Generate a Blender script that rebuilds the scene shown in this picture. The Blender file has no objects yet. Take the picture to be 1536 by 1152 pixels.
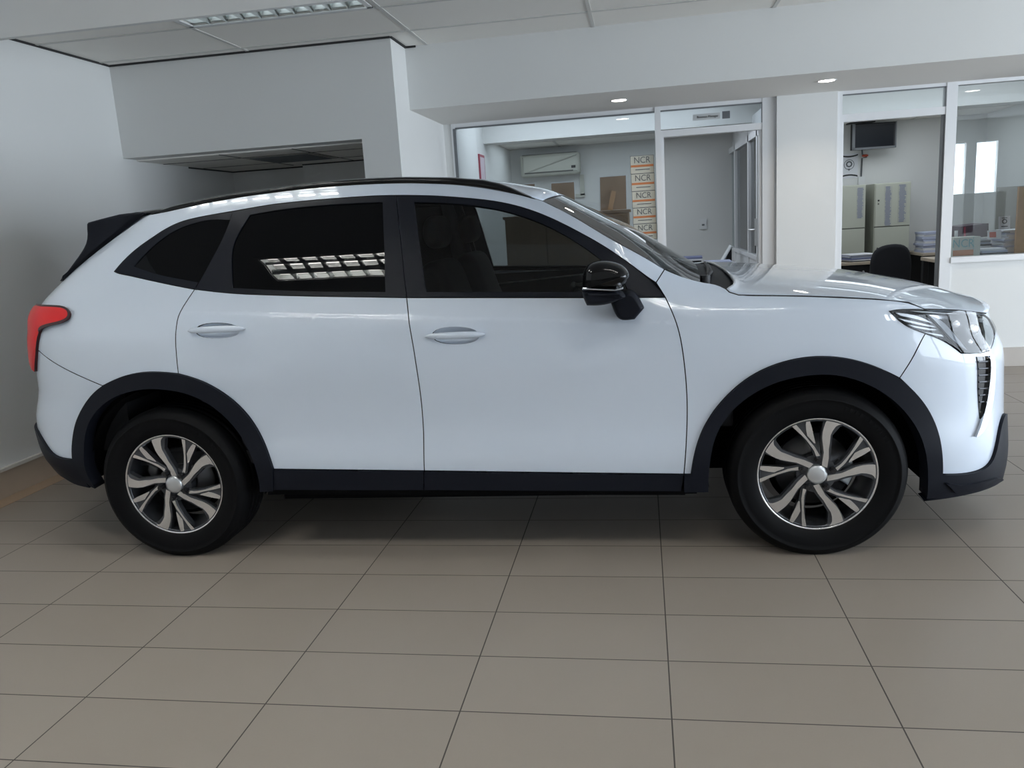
import bpy, bmesh, math, random
from mathutils import Vector, Matrix, geometry
random.seed(7)
TUBE=32.
PI=math.pi
COL=bpy.context.scene.collection
SC=bpy.context.scene

# ------------------------------------------------------------------ materials
def mat(name,col,rough=.5,metal=0.,coat=0.,coat_rough=.03,spec=.5,emit=None,estr=0.,alpha=None):
    m=bpy.data.materials.new(name); m.use_nodes=True
    b=m.node_tree.nodes['Principled BSDF']
    b.inputs['Base Color'].default_value=(*col,1); b.inputs['Roughness'].default_value=rough
    b.inputs['Metallic'].default_value=metal; b.inputs['Coat Weight'].default_value=coat
    b.inputs['Coat Roughness'].default_value=coat_rough; b.inputs['Specular IOR Level'].default_value=spec
    if emit: b.inputs['Emission Color'].default_value=(*emit,1); b.inputs['Emission Strength'].default_value=estr
    return m
def noisy(m,scale=8.,amt=.06,bump=0.,bscale=60.):
    """break the flat colour up a little, in object space"""
    nt=m.node_tree; b=nt.nodes['Principled BSDF']; tc=nt.nodes.new('ShaderNodeTexCoord')
    n=nt.nodes.new('ShaderNodeTexNoise'); n.inputs['Scale'].default_value=scale; n.inputs['Detail'].default_value=4
    nt.links.new(tc.outputs['Object'],n.inputs['Vector'])
    c=b.inputs['Base Color'].default_value[:3]
    mx=nt.nodes.new('ShaderNodeMix'); mx.data_type='RGBA'
    mx.inputs[6].default_value=(*[v*(1-amt) for v in c],1); mx.inputs[7].default_value=(*[min(v*(1+amt),1) for v in c],1)
    nt.links.new(n.outputs['Fac'],mx.inputs[0]); nt.links.new(mx.outputs[2],b.inputs['Base Color'])
    if bump:
        n2=nt.nodes.new('ShaderNodeTexNoise'); n2.inputs['Scale'].default_value=bscale; n2.inputs['Detail'].default_value=3
        nt.links.new(tc.outputs['Object'],n2.inputs['Vector'])
        bp=nt.nodes.new('ShaderNodeBump'); bp.inputs['Strength'].default_value=bump; bp.inputs['Distance'].default_value=.004
        nt.links.new(n2.outputs['Fac'],bp.inputs['Height']); nt.links.new(bp.outputs['Normal'],b.inputs['Normal'])
    return m
def glass(name,tint,refl=1.,rough=.0,ior=1.5):
    m=bpy.data.materials.new(name); m.use_nodes=True; nt=m.node_tree; nt.nodes.clear()
    o=nt.nodes.new('ShaderNodeOutputMaterial'); mix=nt.nodes.new('ShaderNodeMixShader')
    t=nt.nodes.new('ShaderNodeBsdfTransparent'); t.inputs[0].default_value=(*tint,1)
    g=nt.nodes.new('ShaderNodeBsdfGlossy'); g.inputs['Roughness'].default_value=rough; g.inputs[0].default_value=(refl,refl,refl,1)
    f=nt.nodes.new('ShaderNodeFresnel'); f.inputs[0].default_value=ior
    nt.links.new(f.outputs[0],mix.inputs[0]); nt.links.new(t.outputs[0],mix.inputs[1]); nt.links.new(g.outputs[0],mix.inputs[2])
    nt.links.new(mix.outputs[0],o.inputs[0]); return m
M={}
M['wall']=noisy(mat('wall_paint',(.73,.735,.72),.75),3,.015,.06,90)
M['ceil']=mat('ceiling_board',(.88,.86,.81),.9)
M['plaster']=noisy(mat('ceiling_plaster',(.68,.68,.67),.85),2,.015)
M['soffit']=mat('soffit_paint',(.84,.83,.80),.85)
M['tbar']=mat('white_ceiling_grid',(.62,.62,.59),.6)
M['gap']=mat('shadow_gap',(.03,.03,.03),.9)
M['alu']=mat('white_frame',(.74,.75,.76),.4)
M['alushade']=mat('grey_gasket',(.16,.17,.18),.6)
M['skirt']=noisy(mat('skirting_tile',(.37,.30,.235),.35),6,.08)
M['skirtcap']=mat('skirting_cap',(.62,.60,.56),.5)
M['skirt_r']=noisy(mat('beige_skirting_tile',(.50,.46,.42),.35),6,.05)
M['border']=noisy(mat('terracotta_border_tile',(.38,.27,.18),.35),8,.1)
M['white']=mat('white_plastic',(.75,.76,.76),.45)
M['paper']=mat('paper',(.74,.75,.78),.8)
M['paper_b']=mat('bluish_paper',(.52,.56,.72),.8)
M['dark']=mat('dark_plastic',(.012,.013,.016),.55)
M['blackmetal']=mat('black_steel',(.02,.02,.022),.45)
M['blackfab']=noisy(mat('black_fabric',(.008,.009,.013),.9),120,.3)
M['wood']=noisy(mat('brown_wood',(.235,.155,.09),.5),5,.18)
M['mdf']=noisy(mat('brown_hardboard',(.36,.235,.145),.65),9,.15)
M['deskwood']=noisy(mat('pale_desk_laminate',(.50,.42,.33),.45),6,.08)
M['cabinet']=mat('beige_steel',(.50,.51,.43),.45)
M['cabline']=mat('cabinet_gap',(.10,.10,.09),.7)
M['ink']=mat('blue_ink',(.16,.18,.30),.8)
M['inkblack']=mat('black_ink',(.02,.02,.02),.7)
M['teal']=mat('teal_ink',(.16,.36,.38),.7)
M['orange']=mat('orange_band',(.52,.19,.075),.6)
M['cream']=mat('cream_card',(.52,.525,.46),.6)
M['red']=mat('red_frame',(.32,.03,.06),.5)
M['pink']=mat('pink_print',(.62,.52,.58),.5)
M['redcable']=mat('red_cable',(.5,.07,.03),.5)
M['greysq']=mat('grey_print',(.12,.13,.14),.6)
M['screen']=mat('dark_screen',(.010,.012,.016),.25,spec=.15)
M['silver']=mat('brushed_steel',(.72,.72,.72),.28,1.)
M['chrome']=mat('chrome',(.66,.67,.69),.10,1.)
M['board']=noisy(mat('grey_board',(.36,.35,.32),.7),8,.05)
M['cork']=noisy(mat('tan_board',(.52,.30,.15),.75),30,.15)
M['binder']=mat('dark_red_binder',(.05,.016,.03),.5)
M['clear']=glass('partition_glass',(.90,.93,.94),1.)
M['doorglass']=glass('frosted_door_glass',(.68,.76,.78),1.)
M['lamp']=mat('lamp_emitter',(1,1,1),.5,emit=(1,.93,.84),estr=9.)
M['tube']=mat('fluorescent_tube',(1,1,1),.5,emit=(1.,.96,.90),estr=TUBE)
M['tube_left']=mat('fluorescent_tube_bright',(1,1,1),.5,emit=(1.,.97,.92),estr=TUBE*1.7)
M['tube_fill']=mat('fluorescent_tube_fill',(1,1,1),.5,emit=(1.,.97,.92),estr=TUBE*.6)
M['tube_dim']=mat('fluorescent_tube_weak',(1,1,1),.5,emit=(.86,.97,1.),estr=1.3)
M['louvre']=mat('louvre_aluminium',(.80,.84,.84),.2,1.)
M['reflector']=mat('white_reflector',(.8,.84,.84),.35)
M['water']=glass('bottle_plastic',(.80,.86,.88),.8)
# car materials
M['paint']=mat('pearl_white_paint',(.595,.668,.765),.38,0.,1.,.02)
M['cladding']=noisy(mat('black_textured_cladding',(.0065,.008,.013),.5,spec=.15),300,.2)
M['gloss']=mat('gloss_black',(.003,.003,.0035),.10,0.,.15,.02,spec=.25)
M['satin']=mat('satin_black_trim',(.0065,.008,.013),.38,spec=.12)
M['seam']=mat('panel_seam',(.02,.02,.022),.8)
M['blackglass']=mat('dark_privacy_glass',(.0008,.001,.0015),.015,spec=.18)
M['autoglass']=glass('side_window_glass',(.60,.62,.62),.6)
M['screenglass']=glass('windscreen_glass',(.62,.70,.67),1.,0.,1.62)
M['lens']=glass('headlamp_lens',(.93,.94,.95),.55)
M['tail']=mat('red_tail_lens',(.66,.008,.010),.3,0.,.2,.03,spec=.25)
M['taildark']=mat('dark_lamp_edge',(.03,.004,.006),.3)
M['rubber']=noisy(mat('tyre_rubber',(.0022,.0024,.003),.6,spec=.12),90,.15)
M['rimdark']=mat('dark_grey_alloy',(.07,.075,.085),.32,.6)
M['machined']=mat('machined_alloy',(.86,.86,.87),.24,1.)
M['capsilver']=mat('silver_cap',(.62,.64,.66),.35,.75)
M['nut']=mat('black_nut',(.01,.01,.012),.3)
M['disc']=mat('brake_steel',(.10,.10,.105),.45,.8)
M['caliper']=mat('bare_caliper',(.62,.68,.73),.4,.3)
M['under']=mat('underbody_black',(.0022,.0022,.0026),.9,spec=.1)
M['interior']=noisy(mat('black_interior',(.010,.011,.014),.8),60,.2)
M['intgrey']=mat('grey_interior_trim',(.07,.075,.08),.7)
M['belt']=mat('seat_belt_webbing',(.02,.02,.025),.7)
M['fin']=mat('lamp_reflector_fin',(.42,.43,.44),.3,1.)
M['drl']=mat('drl_light_guide',(.46,.52,.60),.25,0.,1.,.02)

# ------------------------------------------------------------------ mesh builders
def put(me,name,parent=None,mats=None):
    o=bpy.data.objects.new(name,me); COL.objects.link(o)
    for m in (mats or []): me.materials.append(M[m])
    if parent is not None: o.parent=parent
    return o
def struct(o,label=None):
    o['kind']='structure'
    if label: o['label']=label
    return o
def tag(o,label,cat,group=None,kind=None):
    o['label']=label; o['category']=cat
    if group: o['group']=group
    if kind: o['kind']=kind
    return o
def thing(name,label,cat,loc=(0,0,0),rz=0,group=None):
    o=bpy.data.objects.new(name,None); COL.objects.link(o); o.location=loc; o.rotation_euler=(0,0,rz); o.empty_display_size=.1
    return tag(o,label,cat,group)
class MB:
    """collects simple solids and becomes ONE mesh object"""
    def __init__(s): s.v=[];s.f=[];s.m=[];s.sm=[]
    def add(s,vs,fs,m=0,smooth=False,T=None):
        k=len(s.v); s.v+=[tuple(T@Vector(p)) if T else tuple(p) for p in vs]
        for f in fs: s.f.append(tuple(i+k for i in f)); s.m.append(m); s.sm.append(smooth)
        return s
    def box(s,x0,x1,y0,y1,z0,z1,m=0,T=None):
        vs=[(x,y,z) for z in (z0,z1) for y in (y0,y1) for x in (x0,x1)]
        return s.add(vs,[(0,2,3,1),(4,5,7,6),(0,1,5,4),(2,6,7,3),(0,4,6,2),(1,3,7,5)],m,False,T)
    def rbox(s,x0,x1,y0,y1,z0,z1,r=.01,m=0,T=None,n=3):
        """box with rounded vertical-profile edges: rounded rectangle in XZ, extruded in Y with chamfered ends"""
        out=[]
        for cx,cz,a0 in ((x1-r,z1-r,0),(x0+r,z1-r,90),(x0+r,z0+r,180),(x1-r,z0+r,270)):
            for k in range(n+1):
                a=math.radians(a0+90*k/n); out.append((cx+r*math.cos(a),cz+r*math.sin(a)))
        return s.pillow(out,y0,y1,r*.7,m,T,n=2)
    def pillow(s,outl,y0,y1,r,m=0,T=None,n=4,smooth=True,flat=1.):
        """outline in (x,z) extruded from y0 to y1, both rims rounded by radius r (inset towards the centre)"""
        N=len(outl); cx=sum(p[0] for p in outl)/N; cz=sum(p[1] for p in outl)/N
        ar=sum(outl[i][0]*outl[(i+1)%N][1]-outl[(i+1)%N][0]*outl[i][1] for i in range(N))
        if ar<0: outl=outl[::-1]
        ins=inset_loop(outl)
        rings=[]; d=1 if y1>y0 else -1
        for k in range(n+1):
            a=PI/2*k/n; rings.append((y0+d*r*(1-math.sin(a)),r*(1-math.cos(a))))
        rings=[(y0+d*r*(1-math.sin(PI/2*k/n)),r*flat*(1-math.cos(PI/2*k/n))) for k in range(n,-1,-1)]
        rings+= [(y1-d*r*(1-math.sin(PI/2*k/n)),r*flat*(1-math.cos(PI/2*k/n))) for k in range(0,n+1)]
        vs=[];fs=[]
        for y,q in rings:
            for (x,z),(nx,nz) in zip(outl,ins): vs.append((x+nx*q,y,z+nz*q))
        R=len(rings)
        for a in range(R-1):
            for i in range(N):
                j=(i+1)%N; q=(a*N+i,a*N+j,(a+1)*N+j,(a+1)*N+i); fs.append(q if d>0 else q[::-1])
        e0=tuple(range(N)); e1=tuple(range((R-1)*N,R*N)); k=len(s.v)
        s.add(vs,fs,m,smooth,T)
        for e in (e0[::-1] if d>0 else e0,e1 if d>0 else e1[::-1]): s.f.append(tuple(i+k for i in e)); s.m.append(m); s.sm.append(False)
        return s
    def prism(s,outl,y0,y1,m=0,T=None,mtop=None):
        N=len(outl); ar=sum(outl[i][0]*outl[(i+1)%N][1]-outl[(i+1)%N][0]*outl[i][1] for i in range(N))
        if ar<0: outl=outl[::-1]
        if y0>y1: y0,y1=y1,y0
        vs=[(x,y0,z) for x,z in outl]+[(x,y1,z) for x,z in outl]
        s.add(vs,[tuple(range(N))],m if mtop is None else mtop,False,T)
        s.add(vs,[tuple(range(N,2*N))[::-1]]+[(i,i+N,(i+1)%N+N,(i+1)%N) for i in range(N)],m,False,T)
        return s
    def cyl(s,c,r,h,axis='z',n=24,m=0,r2=None,T=None,smooth=True):
        r2=r if r2 is None else r2; vs=[]
        for k,(rr,t) in enumerate(((r,-h/2),(r2,h/2))):
            for i in range(n):
                a=2*PI*i/n; p=(rr*math.cos(a),rr*math.sin(a),t)
                p={'z':p,'y':(p[0],p[2],-p[1]),'x':(p[2],p[0],p[1])}[axis]
                vs.append((p[0]+c[0],p[1]+c[1],p[2]+c[2]))
        s.add(vs,[(i,(i+1)%n,n+(i+1)%n,n+i) for i in range(n)],m,smooth,T)
        s.add(vs,[tuple(range(n))[::-1],tuple(range(n,2*n))],m,False,T); return s
    def lathe(s,prof,c=(0,0,0),n=48,m=0,T=None,axis='y',smooth=True,closed=False):
        """profile of (radius, offset along axis)"""
        vs=[];P=len(prof)
        for i in range(n):
            a=2*PI*i/n
            for r,t in prof:
                p=(r*math.cos(a),t,r*math.sin(a)) if axis=='y' else (r*math.cos(a),r*math.sin(a),t)
                vs.append((p[0]+c[0],p[1]+c[1],p[2]+c[2]))
        fs=[]
        for i in range(n):
            j=(i+1)%n
            for k in range(P if closed else P-1):
                k2=(k+1)%P; fs.append((i*P+k,i*P+k2,j*P+k2,j*P+k))
        return s.add(vs,fs,m,smooth,T)
    def tube(s,pts,r,n=8,m=0,T=None):
        pts=[Vector(p) for p in pts]; vs=[];fs=[]
        for i,p in enumerate(pts):
            d=(pts[min(i+1,len(pts)-1)]-pts[max(i-1,0)]).normalized()
            up=Vector((0,0,1)) if abs(d.z)<.9 else Vector((1,0,0)); a=d.cross(up).normalized(); b=d.cross(a)
            for k in range(n):
                t=2*PI*k/n; vs.append(tuple(p+a*r*math.cos(t)+b*r*math.sin(t)))
        L=len(pts)
        for i in range(L-1):
            for k in range(n): fs.append((i*n+k,i*n+(k+1)%n,(i+1)*n+(k+1)%n,(i+1)*n+k))
        s.add(vs,fs,m,True,T); s.add(vs,[tuple(range(n))[::-1],tuple(range((L-1)*n,L*n))],m,False,T); return s
    def ball(s,c,r,m=0,sx=1,sy=1,sz=1,n=16,T=None):
        vs=[];fs=[];h=n//2
        for i in range(h+1):
            for k in range(n):
                a=PI*i/h;b=2*PI*k/n; vs.append((c[0]+r*sx*math.sin(a)*math.cos(b),c[1]+r*sy*math.sin(a)*math.sin(b),c[2]+r*sz*math.cos(a)))
        for i in range(h):
            for k in range(n): fs.append((i*n+k,(i+1)*n+k,(i+1)*n+(k+1)%n,i*n+(k+1)%n))
        return s.add(vs,fs,m,True,T)
    def grid(s,rows,m=0,smooth=True,T=None,closed=False):
        R=len(rows);N=len(rows[0]); vs=[p for r in rows for p in r]; fs=[]
        for a in range(R-1):
            for i in range(N if closed else N-1):
                j=(i+1)%N; fs.append((a*N+i,a*N+j,(a+1)*N+j,(a+1)*N+i))
        return s.add(vs,fs,m,smooth,T)
    def build(s,name,mats,parent=None,fixn=False,weld=False,bevel=0):
        me=bpy.data.meshes.new(name); me.from_pydata(s.v,[],s.f)
        for p,mi,sm_ in zip(me.polygons,s.m,s.sm): p.material_index=mi; p.use_smooth=sm_
        if isinstance(mats,str): mats=[mats]
        if fixn or weld:
            b=bmesh.new(); b.from_mesh(me)
            if weld: bmesh.ops.remove_doubles(b,verts=b.verts,dist=1e-5)
            if fixn: bmesh.ops.recalc_face_normals(b,faces=b.faces)
            b.to_mesh(me); b.free()
        me.update()
        o=put(me,name,parent,mats)
        if bevel:
            md=o.modifiers.new('bevel','BEVEL'); md.width=bevel; md.segments=2; md.limit_method='ANGLE'; md.angle_limit=.7
        return o
def inset_loop(o):
    """unit-ish inward mitre vectors of a counter-clockwise loop"""
    N=len(o); r=[]
    for i in range(N):
        ax,az=o[i-1]; bx,bz=o[i]; cx,cz=o[(i+1)%N]
        d1=(bx-ax,bz-az); d2=(cx-bx,cz-bz); l1=math.hypot(*d1) or 1e-9; l2=math.hypot(*d2) or 1e-9
        n1=(-d1[1]/l1,d1[0]/l1); n2=(-d2[1]/l2,d2[0]/l2)
        m=(n1[0]+n2[0],n1[1]+n2[1]); l=math.hypot(*m) or 1e-9; m=(m[0]/l,m[1]/l)
        k=1/max(m[0]*n1[0]+m[1]*n1[1],.55); r.append((m[0]*k,m[1]*k))
    return r
def box(name,mats,x0,x1,y0,y1,z0,z1,parent=None,bevel=0):
    return MB().box(x0,x1,y0,y1,z0,z1).build(name,mats,parent,bevel=bevel)
def text_mesh(body,size,ext=.0008,squash=1.):
    c=bpy.data.curves.new('lettering','FONT'); c.body=body; c.size=size; c.extrude=ext; c.align_x='CENTER'; c.align_y='CENTER'; c.resolution_u=3
    o=bpy.data.objects.new('lettering',c); COL.objects.link(o)
    bpy.context.view_layer.update()
    me=bpy.data.meshes.new_from_object(o.evaluated_get(bpy.context.evaluated_depsgraph_get()))
    bpy.data.objects.remove(o); bpy.data.curves.remove(c)
    for v in me.vertices: v.co.x*=squash
    return me
def lettering(body,size,loc,mname,parent,squash=1.):
    """upright lettering facing -Y"""
    me=text_mesh(body,size,.0008,squash); o=put(me,'lettering',parent,[])
    me.materials.clear(); me.materials.append(M[mname])
    o.rotation_euler=(PI/2,0,0); o.location=loc
    return o
# --- body surface of the car: S(u, z) -> (x, y, z), near side y < 0 ---
PLAN = [(-2.22,0),(-2.215,-.28),(-2.18,-.52),(-2.10,-.70),(-1.95,-.815),(-1.7,-.875),(-1.35,-.90),(-.7,-.908),(0,-.91),(.7,-.908),(1.35,-.90),(1.68,-.872),(1.90,-.80),(2.05,-.68),(2.15,-.50),(2.205,-.27),(2.22,0)]
def crom(p0,p1,p2,p3,t):
    return tuple(.5*(2*b+(c-a)*t+(2*a-5*b+4*c-d)*t*t+(3*b-a-3*c+d)*t**3) for a,b,c,d in zip(p0,p1,p2,p3))
def _dense():
    P=[(PLAN[1][0],-PLAN[1][1])]+PLAN+[(PLAN[-2][0],-PLAN[-2][1])]
    out=[]
    for i in range(1,len(P)-2):
        for k in range(24): out.append(crom(P[i-1],P[i],P[i+1],P[i+2],k/24))
    out.append(PLAN[-1])
    s=[0]
    for a,b in zip(out,out[1:]): s.append(s[-1]+((a[0]-b[0])**2+(a[1]-b[1])**2)**.5)
    i0=min(range(len(out)),key=lambda i:abs(out[i][0]))
    s0=s[i0]-out[i0][0]
    return out,[v-s0 for v in s]
PD,PS=_dense()
UMIN,UMAX=PS[0],PS[-1]
import bisect
def plan(u):
    u=min(max(u,UMIN),UMAX)
    i=min(max(bisect.bisect_right(PS,u)-1,0),len(PS)-2)
    t=(u-PS[i])/max(PS[i+1]-PS[i],1e-9)
    a,b=PD[i],PD[i+1]
    return a[0]+(b[0]-a[0])*t,a[1]+(b[1]-a[1])*t
def sm(a,b,x):
    t=min(max((x-a)/(b-a),0),1); return t*t*(3-2*t)
def interp(T,z):
    if z<=T[0][0]: return T[0][1]
    for i in range(len(T)-1):
        if z<=T[i+1][0]:
            a,b=T[i],T[i+1]; t=(z-a[0])/(b[0]-a[0])
            pa=T[max(i-1,0)]; pb=T[min(i+2,len(T)-1)]
            ma=(b[1]-pa[1])/(b[0]-pa[0])*(b[0]-a[0]); mb=(pb[1]-a[1])/(pb[0]-a[0])*(b[0]-a[0])
            return (2*t**3-3*t*t+1)*a[1]+(t**3-2*t*t+t)*ma+(-2*t**3+3*t*t)*b[1]+(t**3-t*t)*mb
    return T[-1][1]
DR=[(0.15, 0.0), (0.3, 0.0893), (0.45, 0.0141), (0.6, -0.0075), (0.75, 0.0379), (0.9, 0.0412), (1.0, 0.0479), (1.1, 0.0605), (1.25, 0.2191), (1.4, 0.4072), (1.55, 0.585)]
DF=[(0.15, 0.0281), (0.3, 0.0373), (0.45, 0.0253), (0.6, 0.0194), (0.75, 0.005), (0.85, -0.0443), (0.95, -0.075), (1.05, -0.16), (1.15, -0.3)]
INW=[(.15,.05),(.25,.015),(.32,.004),(.42,-.004),(.55,.006),(.68,.004),(.8,-.002),(.92,.002),(.985,.010),(1.03,.026),(1.09,.05),(1.2,.092),(1.35,.155),(1.5,.235),(1.6,.30)]
def surf(u,z):
    bx,by=plan(u)
    x=bx+sm(-.95,-2.15,bx)*interp(DR,z)+sm(1.0,2.1,bx)*interp(DF,z)
    inw=interp(INW,z)
    if z>.97 and bx>.6: inw+=sm(.6,1.5,bx)*9.0*(z-.97)**2
    if -1.35<bx<1.0:
        c=1.004-.0625*bx-z
        if -.012<c<.11: inw-=.0032*sm(-.009,.007,c)*(1-max(c,0)/.11)**2*sm(-1.35,-1.15,bx)*(1-sm(.75,1.0,bx))
    g=-by/.91
    y=by+inw*g
    return x,min(y,0.0),z
# ------------------------------------------------------------------ car: panels laid on the body surface
def smooth_loop(P,step=.022):
    """closed loop of (u,z[,corner]) -> evenly resampled Catmull-Rom between the corners"""
    N=len(P); cs=[i for i,p in enumerate(P) if len(p)>2]
    if not cs: cs=[0]; 
    out=[]
    for a,i in enumerate(cs):
        j=cs[(a+1)%len(cs)]; j=j if j>i else j+N
        seg=[P[k%N][:2] for k in range(i,j+1)]
        ext=[tuple(2*s0-s1 for s0,s1 in zip(seg[0],seg[1]))]+seg+[tuple(2*s0-s1 for s0,s1 in zip(seg[-1],seg[-2]))]
        for k in range(1,len(ext)-2):
            L=math.dist(ext[k],ext[k+1]); n=max(1,int(round(L/step)))
            for t in range(n): out.append(crom(ext[k-1],ext[k],ext[k+1],ext[k+2],t/n))
    r=[out[0]]
    for p in out[1:]:
        if math.dist(p,r[-1])>1e-4: r.append(p)
    if math.dist(r[0],r[-1])<1e-4: r.pop()
    keep={min(range(len(r)),key=lambda i:math.dist(r[i],P[c][:2])) for c in cs if len(P[c])>2}
    n=len(r)
    for _ in range(6):
        q=list(r)
        for i in range(n):
            if i in keep or (i-1)%n in keep and (i+1)%n in keep: continue
            a,b,c=r[i-1],r[i],r[(i+1)%n]
            if math.dist(a,b)>step*1.6 or math.dist(b,c)>step*1.6: continue
            q[i]=(b[0]*.5+(a[0]+c[0])*.25,b[1]*.5+(a[1]+c[1])*.25)
        r=q
    ar=sum(r[i][0]*r[(i+1)%n][1]-r[(i+1)%n][0]*r[i][1] for i in range(n))
    return r if ar>0 else r[::-1]
def inside(p,L):
    x,y=p; c=False; j=len(L)-1
    for i in range(len(L)):
        xi,yi=L[i]; xj,yj=L[j]
        if (yi>y)!=(yj>y) and x<(xj-xi)*(y-yi)/(yj-yi)+xi: c=not c
        j=i
    return c
def snorm(u,z):
    h=2e-3; p=Vector(surf(u,z))
    a=Vector(surf(u+h,z))-Vector(surf(u-h,z)); b=Vector(surf(u,z+h))-Vector(surf(u,z-h))
    n=a.cross(b)
    return n.normalized() if n.length>1e-12 else Vector((0,-1,0))
def panel(name,outer,mats,parent,holes=(),off=0.,thick=.014,res=.045,inset=.002,mirror=False,both=False,step=.022,bulge=0.,crease=False):
    if isinstance(mats,str): mats=[mats,'seam']
    o=smooth_loop(outer,step)
    if inset:
        v=inset_loop(o); o=[(p[0]+q[0]*inset,p[1]+q[1]*inset) for p,q in zip(o,v)]
    hs=[smooth_loop(h,step) for h in holes]
    loops=[o]+hs; co=[];ed=[]
    for L in loops:
        k=len(co); co+=L; ed+=[(k+i,k+(i+1)%len(L)) for i in range(len(L))]
    bnd=list(co)
    x0=min(p[0] for p in o);x1=max(p[0] for p in o);y0=min(p[1] for p in o);y1=max(p[1] for p in o)
    cell={}
    for p in bnd: cell.setdefault((int(p[0]//res),int(p[1]//res)),[]).append(p)
    y=y0+res*.5; r=0
    while y<y1:
        x=x0+res*(.25 if r%2 else .75)
        while x<x1:
            if inside((x,y),o) and not any(inside((x,y),h) for h in hs):
                i,j=int(x//res),int(y//res)
                if all(math.dist(q,(x,y))>res*.45 for a in (-1,0,1) for b in (-1,0,1) for q in cell.get((i+a,j+b),())): co.append((x,y))
            x+=res
        y+=res*.87; r+=1
    if crease:
        x=x0
        while x<x1:
            for dz in (-.012,-.006,0,.006,.012,.03):
                p=(x,1.004-.0625*x-dz)
                if inside(p,o) and not any(inside(p,h) for h in hs) and all(math.dist(q,p)>.008 for a in (-1,0,1) for b in (-1,0,1) for q in cell.get((int(p[0]//res)+a,int(p[1]//res)+b),())): co.append(p)
            x+=.03
    vs,es,fs,_,_,_=geometry.delaunay_2d_cdt([Vector(p) for p in co],ed,[],0,1e-6)
    tri=[]
    for f in fs:
        c=(sum(vs[i][0] for i in f)/len(f),sum(vs[i][1] for i in f)/len(f))
        if inside(c,o) and not any(inside(c,h) for h in hs): tri.append(list(f))
    used=sorted({i for f in tri for i in f}); mp={a:b for b,a in enumerate(used)}
    uv=[tuple(vs[i]) for i in used]; tri=[[mp[i] for i in f] for f in tri]
    nn=[snorm(*p) for p in uv]
    ext=[off]*len(uv)
    if bulge:
        for i,p in enumerate(uv):
            dmin=min(math.dist(p,q) for q in bnd); ext[i]=off+bulge*math.sqrt(min(dmin/abs(bulge)/2.5,1.))
    V=[Vector(surf(*p))+n*e for p,n,e in zip(uv,nn,ext)]
    # triangle winding follows the outward normal
    T=[]
    for f in tri:
        a,b,c=(V[i] for i in f[:3]); g=(b-a).cross(c-a)
        T.append(f if g.dot(nn[f[0]])>0 else f[::-1])
    cnt={}
    for f in T:
        for i in range(len(f)):
            a,b=f[i],f[(i+1)%len(f)]; cnt.setdefault((min(a,b),max(a,b)),[]).append((a,b))
    nv=len(V); W=list(V); N=list(nn); F=list(T); MI=[0]*len(T)
    rim={}
    for k,l in cnt.items():
        if len(l)==1:
            a,b=l[0]
            if V[a].y>-1e-4 and V[b].y>-1e-4: continue
            q=[]
            for i in (a,b):
                if i not in rim:
                    rim[i]=len(W); W.append(V[i].copy()); W.append(V[i]-nn[i]*thick); N+=[None,None]
                q.append(rim[i])
            F.append([q[1],q[0],q[0]+1,q[1]+1]); MI.append(1)
            t=(V[b]-V[a]).normalized(); out=t.cross(nn[a])
            for i in q:
                N[i]=(N[i] if N[i] else Vector())+out; N[i+1]=(N[i+1] if N[i+1] else Vector())+out
    N=[n.normalized() if n and n.length>1e-9 else Vector((0,-1,0)) for n in N]
    def emit(sides,nm):
        AV=[];AN=[];AF=[];AM=[]
        for s in sides:
            k=len(AV)
            AV+=[(v.x,v.y*s,v.z) for v in W]; AN+=[(n.x,n.y*s,n.z) for n in N]
            AF+=[tuple(i+k for i in (f if s>0 else f[::-1])) for f in F]; AM+=MI
        me=bpy.data.meshes.new(nm); me.from_pydata(AV,[],AF)
        for p,m_ in zip(me.polygons,AM): p.material_index=min(m_,len(mats)-1); p.use_smooth=True
        me.update(); me.normals_split_custom_set_from_vertices(AN)
        return put(me,nm,parent,mats)
    return emit((1,-1),name) if both else emit((-1,) if mirror else (1,),name)
def pair(name,outer,mats,parents,**k):
    """the panel on the near side and its twin on the far side"""
    return [panel(name,outer,mats,p,mirror=m,**k) for p,m in zip(parents,(False,True))]

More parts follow.
